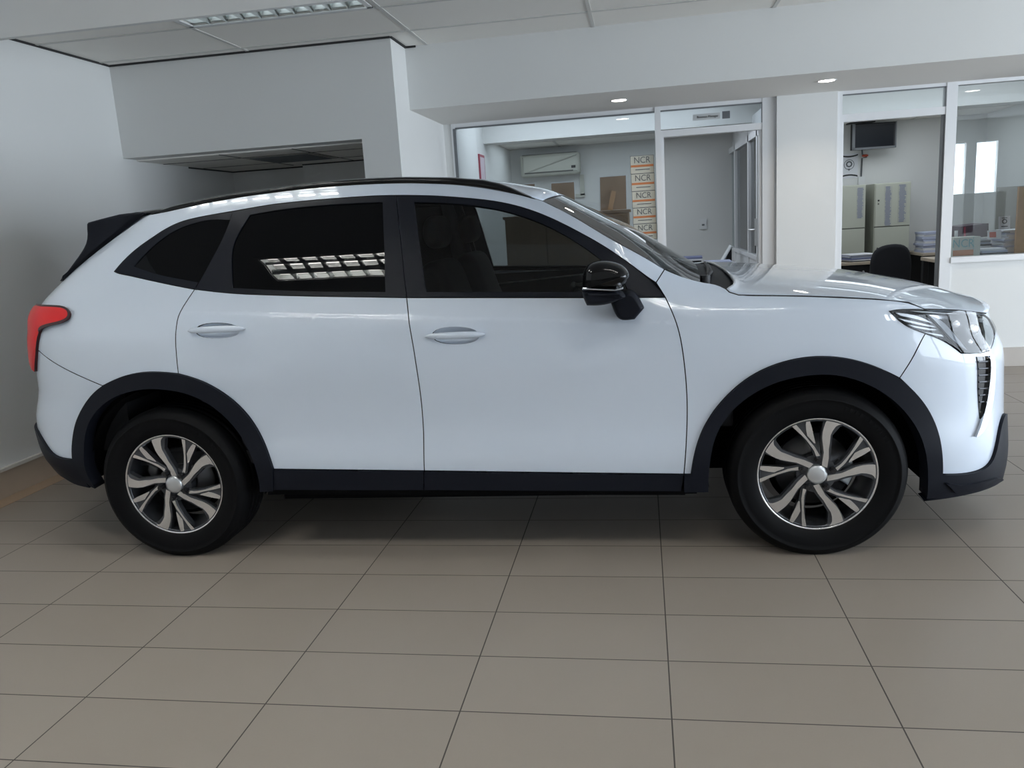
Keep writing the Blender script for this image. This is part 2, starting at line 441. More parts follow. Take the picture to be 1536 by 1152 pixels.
# ------------------------------------------------------------------ procedural surfaces of the shell
def floor_tiles():
    m=bpy.data.materials.new('floor_tiles'); m.use_nodes=True; nt=m.node_tree; b=nt.nodes['Principled BSDF']
    N=lambda t:nt.nodes.new(t); L=nt.links.new
    tc=N('ShaderNodeTexCoord'); sp=N('ShaderNodeSeparateXYZ'); L(tc.outputs['Object'],sp.inputs[0])
    def mth(op,a,v=None,w=None):
        n=N('ShaderNodeMath'); n.operation=op
        for i,q in enumerate((a,v,w)):
            if q is None: continue
            if isinstance(q,(int,float)): n.inputs[i].default_value=q
            else: L(q,n.inputs[i])
        return n.outputs[0]
    TX,TY=.5982,.2991
    gx=mth('DIVIDE',mth('ADD',sp.outputs[0],.436+TX*20),TX); gy=mth('DIVIDE',mth('ADD',sp.outputs[1],2.268+TY*40),TY)
    fx=mth('FRACT',gx); fy=mth('FRACT',gy)
    dx=mth('MULTIPLY',mth('MINIMUM',fx,mth('SUBTRACT',1.,fx)),TX); dy=mth('MULTIPLY',mth('MINIMUM',fy,mth('SUBTRACT',1.,fy)),TY)
    d=mth('MINIMUM',dx,dy); g=mth('LESS_THAN',d,.0021)
    cb=N('ShaderNodeCombineXYZ'); L(mth('FLOOR',gx),cb.inputs[0]); L(mth('FLOOR',gy),cb.inputs[1])
    wn=N('ShaderNodeTexWhiteNoise'); wn.noise_dimensions='2D'; L(cb.outputs[0],wn.inputs['Vector'])
    nz=N('ShaderNodeTexNoise'); nz.inputs['Scale'].default_value=3.5; nz.inputs['Detail'].default_value=6; L(tc.outputs['Object'],nz.inputs['Vector'])
    nz2=N('ShaderNodeTexNoise'); nz2.inputs['Scale'].default_value=160; nz2.inputs['Detail'].default_value=2; L(tc.outputs['Object'],nz2.inputs['Vector'])
    v=mth('ADD',mth('MULTIPLY',wn.outputs[0],.07),mth('ADD',mth('MULTIPLY',nz.outputs['Fac'],.10),mth('MULTIPLY',nz2.outputs['Fac'],.06)))
    mx=N('ShaderNodeMix'); mx.data_type='RGBA'; L(mth('MULTIPLY',v,4.),mx.inputs[0])
    mx.inputs[6].default_value=(.235,.203,.172,1); mx.inputs[7].default_value=(.285,.252,.218,1)
    m2=N('ShaderNodeMix'); m2.data_type='RGBA'; L(g,m2.inputs[0]); L(mx.outputs[2],m2.inputs[6]); m2.inputs[7].default_value=(.05,.044,.039,1)
    L(m2.outputs[2],b.inputs['Base Color'])
    rg=mth('ADD',.34,mth('MULTIPLY',nz.outputs['Fac'],.12)); r2=mth('MAXIMUM',rg,mth('MULTIPLY',g,.8)); L(r2,b.inputs['Roughness'])
    b.inputs['Specular IOR Level'].default_value=.45
    bp=N('ShaderNodeBump'); bp.inputs['Strength'].default_value=.5; bp.inputs['Distance'].default_value=.002
    L(mth('SUBTRACT',1.,g),bp.inputs['Height']); L(bp.outputs['Normal'],b.inputs['Normal'])
    return m
M['floor']=floor_tiles()
M['board_pale']=mat('pale_strip',(.50,.52,.52),.6); M['paper_g']=mat('grey_green_paper',(.46,.47,.42),.8)
def S_(name,mats,*a,**k): return struct(box(name,mats,*a,**k))
# ------------------------------------------------------------------ the shell
S_('floor','floor',-3.1,8.7,-8.7,6.1,-.12,0)
S_('wall_left','wall',-3.08,-2.93,-8.6,2.36,0,2.95)
S_('wall_left_alcove','wall',-3.10,-2.955,2.36,3.3,0,2.2)
S_('wall_header','wall',-2.93,-1.14,1.5,1.66,1.982,2.8)
S_('wall_column','wall',-1.14,-.88,1.5,3.3,0,2.8)
S_('wall_alcove_back','wall',-2.955,-2.19,3.15,3.3,0,2.2)
S_('wall_alcove_step','wall',-2.19,-1.14,2.95,3.3,0,2.2)
S_('ceiling_alcove','ceil',-2.955,-1.14,1.66,3.15,1.972,2.05)
# bulkhead above the offices, its face very slightly out of square
b=MB(); b.add([(-.88,1.845,2.19),(8.6,1.62,2.19),(8.6,2.95,2.19),(-.88,2.95,2.19)],[(0,3,2,1)],1)
b.add([(-.88,1.845,2.19),(8.6,1.62,2.19),(8.6,1.62,2.8),(-.88,1.845,2.8)],[(0,1,2,3)],0)
b.add([(-.88,1.845,2.8),(8.6,1.62,2.8),(8.6,2.95,2.8),(-.88,2.95,2.8)],[(0,1,2,3)],0); b.add([(-.88,2.95,2.19),(8.6,2.95,2.19),(8.6,2.95,2.8),(-.88,2.95,2.8)],[(0,3,2,1)],0)
struct(b.build('wall_bulkhead',['wall','soffit']))
def holed(name,m,x0,x1,y0,y1,z0,z1,holes):
    xs=sorted({x0,x1}|{v for h in holes for v in h[:2]}); ys=sorted({y0,y1}|{v for h in holes for v in h[2:]}); b=MB()
    for a,c in zip(xs,xs[1:]):
        for d,e in zip(ys,ys[1:]):
            mx,my=(a+c)/2,(d+e)/2
            if not any(h[0]<mx<h[1] and h[2]<my<h[3] for h in holes): b.box(a,c,d,e,z0,z1,0)
    return struct(b.build(name,[m]))
LIGHTS=[(-1.93,-.76,-2.82,-2.40),(-2.2,-1.0,-1.31,-.89)]+[(x-.6,x+.6,y-.21,y+.21) for y in (-2.61,-5.3) for x in (1.3,3.7,6.2)]+[(-1.66,-.46,-5.51,-5.09)]
holed('ceiling','ceil',-2.93,8.6,-.02,2.0,2.615,2.72,[(-1.873,-.765,.184,.770)])
holed('ceiling_plaster','plaster',-3.0,8.6,-8.6,-.03,2.80,2.91,LIGHTS)
S_('wall_ceiling_beam','wall',-2.95,8.6,-.035,0.0,2.45,2.85)
b=MB()
for k in range(-1,9): b.box(-1.885+1.163*k-.012,-1.885+1.163*k+.012,.002,1.86 if k>0 else 1.5,2.611,2.62,0)
for y in (1.392,.782,.172): b.box(-2.93,8.5,y-.012,y+.012,2.6105,2.62,0)
struct(b.build('trim_1',['tbar']))
b=MB(); b.box(-2.93,-.88,1.488,1.5,2.603,2.615,0); b.box(-2.93,-2.92,0,1.5,2.603,2.615,0); b.box(-.88,-.868,1.5,1.84,2.603,2.615,0); b.box(-.88,-.80,1.832,1.846,2.603,2.615,0)
struct(b.build('trim_2',['gap']))
b=MB(); b.box(-2.955,-2.945,1.70,3.15,1.962,1.972,0); b.box(-2.955,-2.19,3.14,3.15,1.962,1.972,0); b.box(-2.19,-1.14,2.94,2.95,1.962,1.972,0)
struct(b.build('trim_3',['gap']))
b=MB(); b.box(-2.28,-2.27,1.66,2.95,1.969,1.974,0); b.box(-1.72,-1.71,1.66,2.95,1.969,1.974,0); b.box(-2.95,-1.14,2.0,2.01,1.969,1.974,0); b.box(-2.95,-1.14,2.60,2.61,1.969,1.974,0)
struct(b.build('trim_7',['cabline']))
S_('baseboard_left','skirt',-2.93,-2.912,-8.5,2.36,0,.152)
S_('trim_4','skirtcap',-2.93,-2.908,-8.5,2.36,.152,.170)
S_('trim_5','border',-2.912,-2.80,-8.5,3.1,0,.0022)
# far walls of the showroom: shop windows to the right, a pane or two in the wall behind
b=MB()
b.box(8.55,8.7,-8.6,2.95,0,.10,0); b.box(8.55,8.7,-8.6,2.95,2.30,2.95,0)
for y0,y1 in ((-8.6,-7.6),(-5.35,-5.15),(-2.75,-2.55),(-.15,.05),(1.9,2.95)): b.box(8.55,8.7,y0,y1,.10,2.30,0)
struct(b.build('wall_right',['wall']))
b=MB(); b.box(-3.08,8.7,-8.7,-8.55,0,.55,0); b.box(-3.08,8.7,-8.7,-8.55,2.36,2.95,0)
for x0,x1 in ((-3.08,6.95),(7.3,7.5),(7.9,8.7)): b.box(x0,x1,-8.7,-8.55,.55,2.36,0)
b.box(6.9,8.1,-8.7,-8.55,.55,1.35,0)
struct(b.build('wall_front',['wall']))
# ------------------------------------------------------------------ office partition line (Y = 2.85)
S_('wall_pier','wall',-.88,-.815,2.85,2.95,0,2.19)
S_('wall_pillar','wall',1.783,2.232,2.80,3.1,0,2.19)
S_('wall_low','wall',3.03,8.6,2.85,2.95,0,.838)
S_('baseboard_right','skirt_r',3.10,8.5,2.835,2.85,0,.150)
b=MB()
b.box(-.815,-.782,2.84,2.91,0,2.19,0); b.box(-.815,.90,2.845,2.905,2.158,2.19,0); b.box(-.815,.855,2.85,2.90,.80,.84,0); b.box(-.815,.855,2.86,2.89,0,.80,0)
b.box(-.80,-.776,2.838,2.845,.84,2.15,1); b.box(-.78,.85,2.838,2.845,2.145,2.158,1)
w1=struct(b.build('window_1',['alu','alushade']))
MB().box(-.782,.852,2.868,2.874,.84,2.158,0).build('window_pane',['clear'],w1)
b=MB()
b.box(.852,.897,2.835,2.915,0,2.19,0); b.box(1.680,1.783,2.835,2.915,0,2.19,0); b.box(.897,1.68,2.84,2.91,2.16,2.19,0); b.box(.897,1.68,2.84,2.91,1.955,2.006,0)
b.box(.897,.92,2.85,2.915,0,1.955,0); b.box(1.658,1.68,2.85,2.915,0,1.955,0); b.box(.897,1.68,2.838,2.842,2.148,2.16,1); b.box(1.672,1.68,2.834,2.84,2.006,2.16,1)
w2=struct(b.build('window_2',['alu','alushade']))
MB().box(.897,1.68,2.868,2.874,2.006,2.16,0).build('window_pane',['clear'],w2)
b=MB()
b.box(2.232,2.275,2.835,2.915,0,2.19,0); b.box(3.022,3.10,2.835,2.915,0,2.19,0); b.box(2.275,8.6,2.84,2.91,2.165,2.19,0); b.box(2.275,3.022,2.84,2.91,1.962,2.018,0)
b.box(2.275,2.29,2.85,2.91,0,1.962,0); b.box(3.010,3.022,2.85,2.91,0,1.962,1); b.box(3.014,3.022,2.834,2.84,2.018,2.165,1); b.box(2.275,3.022,2.838,2.842,2.155,2.165,1)
w3=struct(b.build('window_3',['alu','alushade']))
MB().box(2.275,3.022,2.868,2.874,2.018,2.165,0).build('window_pane',['clear'],w3)
b=MB(); b.box(3.10,8.55,2.825,2.925,.838,.882,0); b.box(5.2,5.25,2.84,2.91,.88,2.165,0)
w4=struct(b.build('window_4',['alu','alushade']))
MB().box(3.10,8.55,2.868,2.874,.882,2.165,0).build('window_pane',['clear'],w4)
# ------------------------------------------------------------------ the two offices behind
S_('wall_office_left','wall',-.95,-.80,2.95,6.0,0,2.6)
S_('wall_office_back','wall',-.95,8.7,5.9,6.05,0,2.6)
S_('wall_office_end','wall',8.55,8.7,2.95,5.9,0,2.6)
S_('ceiling_office_far','plaster',4.62,8.55,2.95,5.9,2.45,2.6)
S_('wall_office_divider','wall',2.02,2.25,2.92,5.9,0,2.6)
S_('wall_office_right','wall',4.48,4.62,2.95,5.9,0,2.6)
S_('wall_beam','wall',-.80,4.48,4.20,4.42,2.14,2.6)
S_('ceiling_office_front','plaster',-.80,4.48,2.95,4.2,2.45,2.6)
S_('ceiling_office_rear','ceil',-.80,4.48,4.42,5.9,2.20,2.6)
b=MB(); 
for x in (-.2,1.0,2.5,3.7): b.box(x-.012,x+.012,4.42,5.9,2.196,2.204,0)
b.box(-.8,4.48,5.1,5.124,2.196,2.204,0); struct(b.build('trim_6',['tbar']))
# glazed side partition of the manager's office
b=MB()
for y in (3.0,3.62,4.22,5.35): b.box(1.74,1.80,y-.035,y+.035,0,2.03,0)
b.box(1.74,1.80,3.0,5.9,1.97,2.03,0); b.box(1.735,1.80,3.6,5.85,.89,.925,0); b.box(1.75,1.79,3.65,5.85,0,.90,0)
b.box(1.78,2.02,2.95,5.9,2.03,2.2,0)
w5=struct(b.build('window_5',['alu']))
MB().box(1.766,1.772,3.65,5.85,.925,1.97,0).build('window_pane',['doorglass'],w5)
b=MB(); b.box(1.725,1.74,3.60,3.64,1.02,1.26,0); b.tube([(1.735,3.62,1.16),(1.69,3.62,1.16),(1.685,3.74,1.16)],.009); b.build('door_handle',['silver'],w5)
b=MB(); b.box(1.72,1.76,2.98,3.05,1.62,1.80,0); b.box(1.72,1.76,2.98,3.05,1.28,1.42,0); b.build('door_hinge',['dark'],w5)
# ------------------------------------------------------------------ lamps
def downlight(x,y,z,label):
    o=thing('downlight',label,'ceiling light',(x,y,z),0,None)
    MB().lathe([(.052,.0),(.064,-.004),(.066,-.001),(.066,.0)],(0,0,0),32,0,None,'z').build('trim_ring',['white'],o,fixn=True)
    MB().cyl((0,0,-.0015),.052,.003,'z',32).build('diffuser',['lamp'],o)
    l=bpy.data.lights.new('downlight_glow','AREA'); l.shape='DISK'; l.size=.10; l.energy=DL; l.color=(1,.86,.70); l.spread=math.radians(125)
    p=bpy.data.objects.new('downlight_glow',l); COL.objects.link(p); p.location=(x,y,z-.008)
    return o
DL=1.3
downlight(.586,2.27,2.19,'round recessed downlight in the soffit above the manager office window')
downlight(2.018,2.18,2.19,'round recessed downlight in the soffit in front of the white pillar')
downlight(3.45,2.22,2.19,'round recessed downlight in the soffit above the right office window')
def troffer(x0,x1,y0,y1,z,label,tube,n=8,rows=2,group=None):
    o=thing('ceiling_light',label,'ceiling light',((x0+x1)/2,(y0+y1)/2,z),0,group)
    w,d=(x1-x0)/2,(y1-y0)/2
    b=MB(); b.box(-w-.012,w+.012,-d-.012,-d+.02,-.008,-.003,0); b.box(-w-.012,w+.012,d-.02,d+.012,-.008,-.003,0); b.box(-w-.012,-w+.02,-d,d,-.008,-.003,0); b.box(w-.02,w+.012,-d,d,-.008,-.003,0)
    b.build('frame',['white'],o)
    b=MB(); b.box(-w+.02,w-.02,-d+.02,d-.02,.085,.095,0); b.box(-w+.005,w-.005,-d+.005,-d+.02,.012,.09,0); b.box(-w+.005,w-.005,d-.02,d-.005,.012,.09,0); b.box(-w+.005,-w+.02,-d,d,.012,.09,0); b.box(w-.02,w-.005,-d,d,.012,.09,0); b.build('housing',['reflector'],o)
    k=rows+1; ys=[-d+.02+(2*d-.04)*(i+.5)/k for i in range(k)]
    for y in ys: MB().tube([(-w+.05,y,.062),(w-.05,y,.062)],.014,12).build('tube',[tube],o)
    b=MB()
    for i in range(1,n+1):
        x=-w+.02+(2*w-.04)*i/(n+1)
        b.add([(x-.022,-d+.02,.036),(x+.022,-d+.02,.036),(x,-d+.02,-.004),(x-.022,d-.02,.036),(x+.022,d-.02,.036),(x,d-.02,-.004)],[(0,1,2),(3,5,4),(0,2,5,3),(1,4,5,2),(0,3,4,1)],0)
    for i in range(1,k):
        y=-d+.02+(2*d-.04)*i/k
        b.add([(-w+.02,y-.02,.036),(-w+.02,y+.02,.036),(-w+.02,y,-.004),(w-.02,y-.02,.036),(w-.02,y+.02,.036),(w-.02,y,-.004)],[(0,1,2),(3,5,4),(0,2,5,3),(1,4,5,2),(0,3,4,1)],0)
    b.build('louvre',['louvre'],o)
    return o
# visible unit in the grid ceiling; recess is above the boards, so hang it a hair below
troffer(-1.873,-.765,.184,.770,2.618,'long fluorescent ceiling light with louvre in the grid ceiling above the alcove','tube_dim',9,2)
troffer(-1.93,-.76,-2.82,-2.40,2.803,'lit fluorescent light in the plaster ceiling on the camera side, nearest the left wall','tube_left',7,2)
for x_,y_,l_ in ((-1.6,-1.10,'added fluorescent fill light in the plaster ceiling right above the rear of the car'),(1.3,-2.61,'lit fluorescent light in the plaster ceiling straight in front of the car doors'),(3.7,-2.61,'lit fluorescent light in the plaster ceiling in front of the car nose'),(6.2,-2.61,'lit fluorescent light in the plaster ceiling nearest the right shop windows'),  # first unit is an added fill that brightens the left wall
  (-1.06,-5.3,'lit fluorescent light in the back row of the plaster ceiling, nearest the left wall'),(1.3,-5.3,'lit fluorescent light in the back row of the plaster ceiling behind the camera'),(3.7,-5.3,'lit fluorescent light in the back row of the plaster ceiling, right of the camera'),(6.2,-5.3,'lit fluorescent light in the back row of the plaster ceiling nearest the right shop windows')):
    troffer(x_-.6,x_+.6,y_-.21,y_+.21,2.803,l_,'tube_fill' if y_>-1.2 else 'tube',7,2)
# ------------------------------------------------------------------ manager's office
b=thing('wood_cabinet','tall brown wooden cabinet behind the manager office window','cabinet',(.065,3.40,0))
box('body',['wood'],-.535,.555,-.20,.20,.06,1.385,b,bevel=.004); box('top',['wood'],-.55,.57,-.21,.21,1.385,1.41,b,bevel=.004); box('plinth',['dark'],-.50,.52,-.18,.18,0,.06,b)
for k in range(3): 
    d=box('door',['wood'],-.525+.36*k,-.525+.36*k+.352,-.215,-.20,.08,1.37,b,bevel=.003); box('door_handle',['silver'],-.525+.36*k+.31,-.525+.36*k+.322,-.232,-.215,.75,.88,d)
def stand_frame(x,y,z,w,h,rz,label,lean=.25,grp=None):
    o=thing('picture_frame',label,'picture frame',(x,y,z),rz,grp)
    T=Matrix.Rotation(lean,4,'X')
    MB().box(-w/2,w/2,-.004,.004,0,h,0,T).build('backboard',['mdf'],o)
    b=MB()
    for a in ((-w/2-.008,-w/2,-.004,.012,0,h),(w/2,w/2+.008,-.004,.012,0,h),(-w/2-.008,w/2+.008,-.004,.012,h,h+.010),(-w/2-.008,w/2+.008,-.004,.012,-.004,0)): b.box(*a,0,T)
    b.build('frame',['white'],o)
    MB().box(-.02,.02,-.002,.002,-h*.58,0,0,Matrix.Translation((.01,-.004,h*.56))@Matrix.Rotation(.22,4,'Y')@Matrix.Rotation(-.12,4,'X')@Matrix.Rotation(lean*.6,4,'X')).build('strut',['cork'],o)
    return o
stand_frame(.487,3.24,1.412,.225,.285,-.12,'brown-backed picture frame with easel strut standing nearest the stacked orange and cream signs',-.10)
stand_frame(.05,3.28,1.412,.20,.262,.05,'brown-backed picture frame standing on the cabinet below the air conditioner',-.08)
stand_frame(-.245,3.29,1.412,.09,.270,.02,'narrow dark picture frame on the left end of the cabinet',-.06)
b=thing('air_conditioner','cream wall air conditioner high on the manager office back wall','air conditioner',(-.31,5.9,1.865))
m=MB(); m.pillow([(-.35,.02),(-.33,0),(.33,0),(.35,.02),(.35,.235),(.33,.25),(-.33,.25),(-.35,.235)],-.001,-.20,.04,0); m.build('casing',['cream'],b)
box('air_flap',['cabline'],-.30,.27,-.206,-.19,.035,.05,b); box('intake_grille',['cabline'],-.32,.32,-.18,-.03,.2495,.2535,b); box('indicator',['dark'],.25,.30,-.2035,-.19,.07,.10,b)
b=MB(); b.box(.02,.07,5.87,5.903,1.62,1.86,0); b.box(-.35,.07,5.87,5.903,1.60,1.64,0); tag(b.build('cable_trunking',['cream']),'cream cable trunking running down the wall below the air conditioner','trunking')
b=MB(); b.box(-.799,-.785,3.86,4.12,1.75,2.02,0); o=b.build('wall_picture',['red']); tag(o,'slim red-framed picture on the left wall of the manager office','picture'); MB().box(-.786,-.783,3.885,4.095,1.775,1.995,0).build('print',['pink'],o)
b=MB(); b.box(1.40,1.48,5.885,5.899,1.14,1.26,0); o=b.build('wall_socket',['white']); tag(o,'white wall socket low on the manager office back wall','socket'); box('socket_switch',['alushade'],1.425,1.455,5.882,5.886,1.18,1.20,o)
b=thing('office_desk','white desk at the back of the manager office behind the bonnet','desk',(1.32,4.65,0))
box('desktop',['white'],-.30,.36,-.30,.30,.785,.815,b,bevel=.003)
for sx in (-.27,.33):
    for sy in (-.27,.27): box('leg',['alushade'],sx-.02,sx+.02,sy-.02,sy+.02,0,.785,b)
def papers(name,x0,x1,y0,y1,z0,n,t,mats,label,cat,group=None,jit=.012,rz=0):
    b=MB(); cx,cy=(x0+x1)/2,(y0+y1)/2
    for k in range(n):
        T=Matrix.Translation((cx+random.uniform(-jit,jit),cy+random.uniform(-jit,jit),z0+t*k))@Matrix.Rotation(rz+random.uniform(-.07,.07),4,'Z')
        b.box(-(x1-x0)/2,(x1-x0)/2,-(y1-y0)/2,(y1-y0)/2,0,t*.94,k%len(mats),T)
    return tag(b.build(name,mats),label,cat,group)
papers('magazine_stack',1.10,1.33,4.42,4.72,.816,5,.017,['ink','paper_b','dark','paper'],'small pile of dark blue magazines on the white desk beyond the windscreen','magazines')
papers('paper_stack',1.36,1.62,4.40,4.70,.816,3,.010,['paper','paper','paper_b'],'thin pile of white papers on the white desk below the leaning frame','papers')
b=thing('leaning_frame','small dark picture frame leaning in the corner of the white desk','picture frame',(1.545,4.80,.816))
T=Matrix.Rotation(.55,4,'Y'); MB().box(-.012,.0,-.10,.10,0,.19,0,T).build('frame',['white'],b); MB().box(.0,.006,-.095,.095,.01,.18,0,T).build('backboard',['dark'],b); MB().add([(.03,-.02,0),(.10,-.02,0),(.10,-.02,.15),(.03,.02,0),(.10,.02,0),(.10,.02,.15)],[(0,1,2),(3,5,4),(0,2,5,3),(1,4,5,2),(0,3,4,1)],0).build('strut',['dark'],b)
# stacked cards on the inside of the glass
zs=[1.824,1.682,1.543,1.410,1.280,1.150]
for k in range(5):
    z1,z0=zs[k],zs[k+1]+.006; h=z1-z0; xo=.742+.0025*k
    lab=['topmost','second from the top','third from the top','fourth from the top','lowest'][k]
    o=thing('notice_card','cream card with orange band, %s on the office glass'%lab,'sign',(xo,2.864,z0),0,'notice cards on the office glass')
    box('card',['cream'],-.092,.092,-.0012,.0012,0,h,o)
    box('frame_line',['greysq'],-.095,.095,-.0006,.0016,-.003,h+.003,o)
    box('band',['orange'],-.090,.090,-.0018,-.0010,h*.36,h*.49,o)
    lettering('NCR',h*.52,(0,-.0020,h*.745),'greysq',o,.9)
    box('small_print',['greysq'],-.055,.06,-.0018,-.0010,h*.185,h*.235,o)
o=thing('door_sign','pale strip sign with small dark lettering on the glass above the manager door','sign',(1.30,2.864,2.087))
box('plate',['board_pale'],-.15,.06,-.0012,.0012,-.024,.024,o); lettering('Business Manager',.026,(-.035,-.0020,0),'inkblack',o,.9); box('printed_square',['greysq'],.078,.137,-.0016,.0012,-.026,.030,o)
# ------------------------------------------------------------------ right-hand office
b=thing('wall_monitor','black monitor on a bracket high on the right office wall','monitor',(3.255,5.70,1.90),.10)
m=MB(); m.pillow([(-.235,0),(.235,0),(.235,.275),(-.235,.275)],-.03,.04,.012,0,n=2); m.build('casing',['dark'],b); box('screen',['screen'],-.205,.205,-.034,-.030,.025,.25,b); m=MB()
for a in ((-.235,-.205,-.033,-.0295,0,.275),(.222,.235,-.033,-.0295,0,.275),(-.235,.235,-.033,-.0295,.0,.022)): m.box(*a,0)
m.build('bezel',['alushade'],b); box('bracket',['blackmetal'],-.03,.03,.04,.19,.11,.17,b); m=MB(); m.box(-.24,.02,.0,.16,.285,.31,0); m.build('shelf',['blackmetal'],b)
o=thing('certificate_poster','white certificate with black curved bands and a round emblem below the monitor','poster',(3.055,5.898,1.61))
box('sheet',['paper'],-.095,.095,-.002,.004,0,.27,o); m=MB()
def arc(m,z,up,t):
    rows=[[],[]]
    for k in range(13):
        x=-.093+.186*k/12; c=(1-(x/.093)**2)*.016*up; rows[0].append((x,-.0035,z+c)); rows[1].append((x,-.0035,z+c+t))
    m.grid(rows,0,False)
arc(m,.245,-1,.016); m.build('curved_band',['inkblack'],o); m=MB(); arc(m,.012,1,.016); m.build('curved_band',['inkblack'],o)
m=MB(); m.lathe([(.050,-.0035),(.056,-.0035)],(.0,0,.15),32,0); m.lathe([(.02,-.0036),(.036,-.0036)],(0,0,.155),8,0); m.add([(-.016,-.0036,.105),(.016,-.0036,.105),(0,-.0036,.080)],[(0,1,2)],0); m.build('emblem',['greysq'],o)
b=MB(); b.tube([(3.185,5.885,1.93),(3.19,5.875,1.86),(3.23,5.86,1.845),(3.235,5.87,1.83),(3.19,5.885,1.82),(3.185,5.885,1.62)],.008); o=tag(b.build('cable',['greysq']),'dark cable with a red clip hanging below the wall monitor','cable'); MB().ball((3.215,5.86,1.845),.018,0,2.0,.6,.8).build('red_clip',['redcable'],o)
b=MB(); b.box(3.155,3.222,5.88,5.90,.0,1.62,0); o=b.build('cable_trunking',['white']); tag(o,'white upright trunking between the two beige cabinets','trunking')
box('switch_plate',['paper'],3.158,3.224,5.874,5.881,1.345,1.41,o); box('switch_plate',['paper'],3.158,3.226,5.874,5.881,1.16,1.335,o); box('joint_line',['cabline'],3.156,3.222,5.8785,5.881,1.338,1.342,o); box('joint_line',['cabline'],3.156,3.222,5.8785,5.881,1.150,1.155,o)
def cabinet(x0,x1,label,lists):
    o=thing('steel_cabinet',label,'cabinet',((x0+x1)/2,5.70,0)); w=(x1-x0)/2
    box('body',['cabinet'],-w,w,-.18,.19,0,1.525,o,bevel=.004)
    for z0,z1 in ((.03,1.055),(1.065,1.515)):
        d=box('door',['cabinet'],-w+.008,w-.006,-.192,-.18,z0,z1,o,bevel=.002)
        m=MB(); m.cyl((-w+.04,-.196,z0+(z1-z0)*(.62 if z0>1 else .78)),.009,.01,'y',12); m.build('handle_knob',['blackmetal'],d); m=MB(); m.cyl((-w+.04,-.196,z0+(z1-z0)*(.54 if z0>1 else .74)),.006,.01,'y',12); m.build('lock',['blackmetal'],d)
    box('door_gap',['cabline'],-w+.004,w-.004,-.186,-.18,1.053,1.067,o)
    for lx,lz,lw,lh in lists:
        l=box('name_list',['paper_g'],lx-lw/2,lx+lw/2,-.1945,-.1925,lz-lh/2,lz+lh/2,o); m=MB(); n=int(lh/.014)
        for k in range(n):
            z=lz-lh/2+.008+k*(lh-.016)/max(n-1,1); ww=lw*(.36+.1*random.random()); m.box(lx-ww,lx-ww+2*ww*random.uniform(.75,1),-.1952,-.1945,z-.0035,z+.0035,0)
        m.build('list_lines',['ink'],l)
    return o
cabinet(2.84,3.145,'beige steel cabinet with one long list on its door, left of the white trunking',[(.095,1.33,.075,.33)])
cabinet(3.235,3.605,'beige steel cabinet with two long lists on its upper door, right of the white trunking',[(-.045,1.28,.075,.42),(.10,1.30,.085,.40)])
def desk(name,x0,x1,y0,y1,z,label,drawer=False,top='deskwood'):
    o=thing(name,label,'desk',((x0+x1)/2,(y0+y1)/2,0)); w,d=(x1-x0)/2,(y1-y0)/2
    box('desktop',[top],-w,w,-d,d,z-.028,z,o,bevel=.003)
    for sx in (-w+.03,w-.03):
        for sy in (-d+.03,d-.03): box('leg',['blackmetal'],sx-.02,sx+.02,sy-.02,sy+.02,0,z-.028,o)
    if drawer:
        q=box('drawer_unit',['dark'],-w+.06,w-.06,-d+.05,d-.05,z-.20,z-.028,o)
        for k in range(3): MB().ball((-w+.18+.16*k,-d+.045,z-.10),.012).build('drawer_knob',['silver'],q)
    else: box('modesty_panel',['dark'],-w+.05,w-.05,d-.06,d-.045,z-.40,z-.03,o)
    return o
desk('office_desk',2.38,3.02,4.46,5.05,.765,'pale wooden desk with black drawer front left of the black office chair',True)
desk('office_desk',3.66,4.42,5.25,5.85,.765,'pale wooden desk with black legs under the bluish paper piles')
papers('paper_stack',2.72,2.98,4.52,4.76,.766,7,.010,['paper_b','paper','ink','paper_b','paper'],'untidy pile of bluish papers on the desk behind the black chair','papers',None,.03,.2)
b=thing('desk_file','black upright file with a yellow and white note standing at the desk edge','file',(2.66,4.88,.766)); box('cover',['dark'],-.05,-.02,-.12,.12,0,.17,b); box('note',['paper'],.0,.085,-.01,.0,.13,.22,b); box('note_edge',['cork'],.0,.085,-.011,.0,.215,.232,b); box('note_stem',['dark'],.03,.05,-.004,.004,0,.14,b)
papers('paper_stack',3.69,3.94,5.34,5.62,.766,9,.024,['paper_b','paper','paper_b'],'tall pile of bluish paper on the desk beside the door post','papers',None,.008)
papers('paper_stack',4.0,4.2,5.27,5.50,.766,6,.020,['paper','paper_b'],'lower pile of papers right of the tall bluish pile','papers',None,.02)
ch=thing('office_chair','black office chair with rounded back standing in the right office doorway','chair',(2.93,3.80,0),.12)
m=MB(); m.pillow(smooth_loop([(-.17,.52,1),(-.185,.70),(-.175,.88),(-.13,.945),(.0,.962),(.12,.955),(.165,.90),(.175,.70),(.16,.52,1)],.04),-.05,.02,.03,0); m.build('backrest',['blackfab'],ch)
m=MB(); m.pillow(smooth_loop([(-.20,.42),(.20,.42),(.22,.47),(.18,.50),(-.18,.50),(-.22,.47)],.05),.0,.44,.05,0); m.build('seat',['blackfab'],ch)
m=MB(); m.tube([(0,-.02,.60),(0,-.06,.48),(0,.06,.41),(0,.2,.41)],.022); m.build('back_support',['blackmetal'],ch)
m=MB(); m.cyl((0,.2,.25),.028,.34,'z',16); m.build('gas_column',['blackmetal'],ch)
for k in range(5):
    a=2*PI*k/5+.3; m=MB(); m.tube([(0,.2,.10),(.27*math.cos(a),.2+.27*math.sin(a),.075)],.02); m.cyl((.27*math.cos(a),.2+.27*math.sin(a),.032),.032,.03,'x',14); m.build('castor_arm',['blackmetal'],ch)
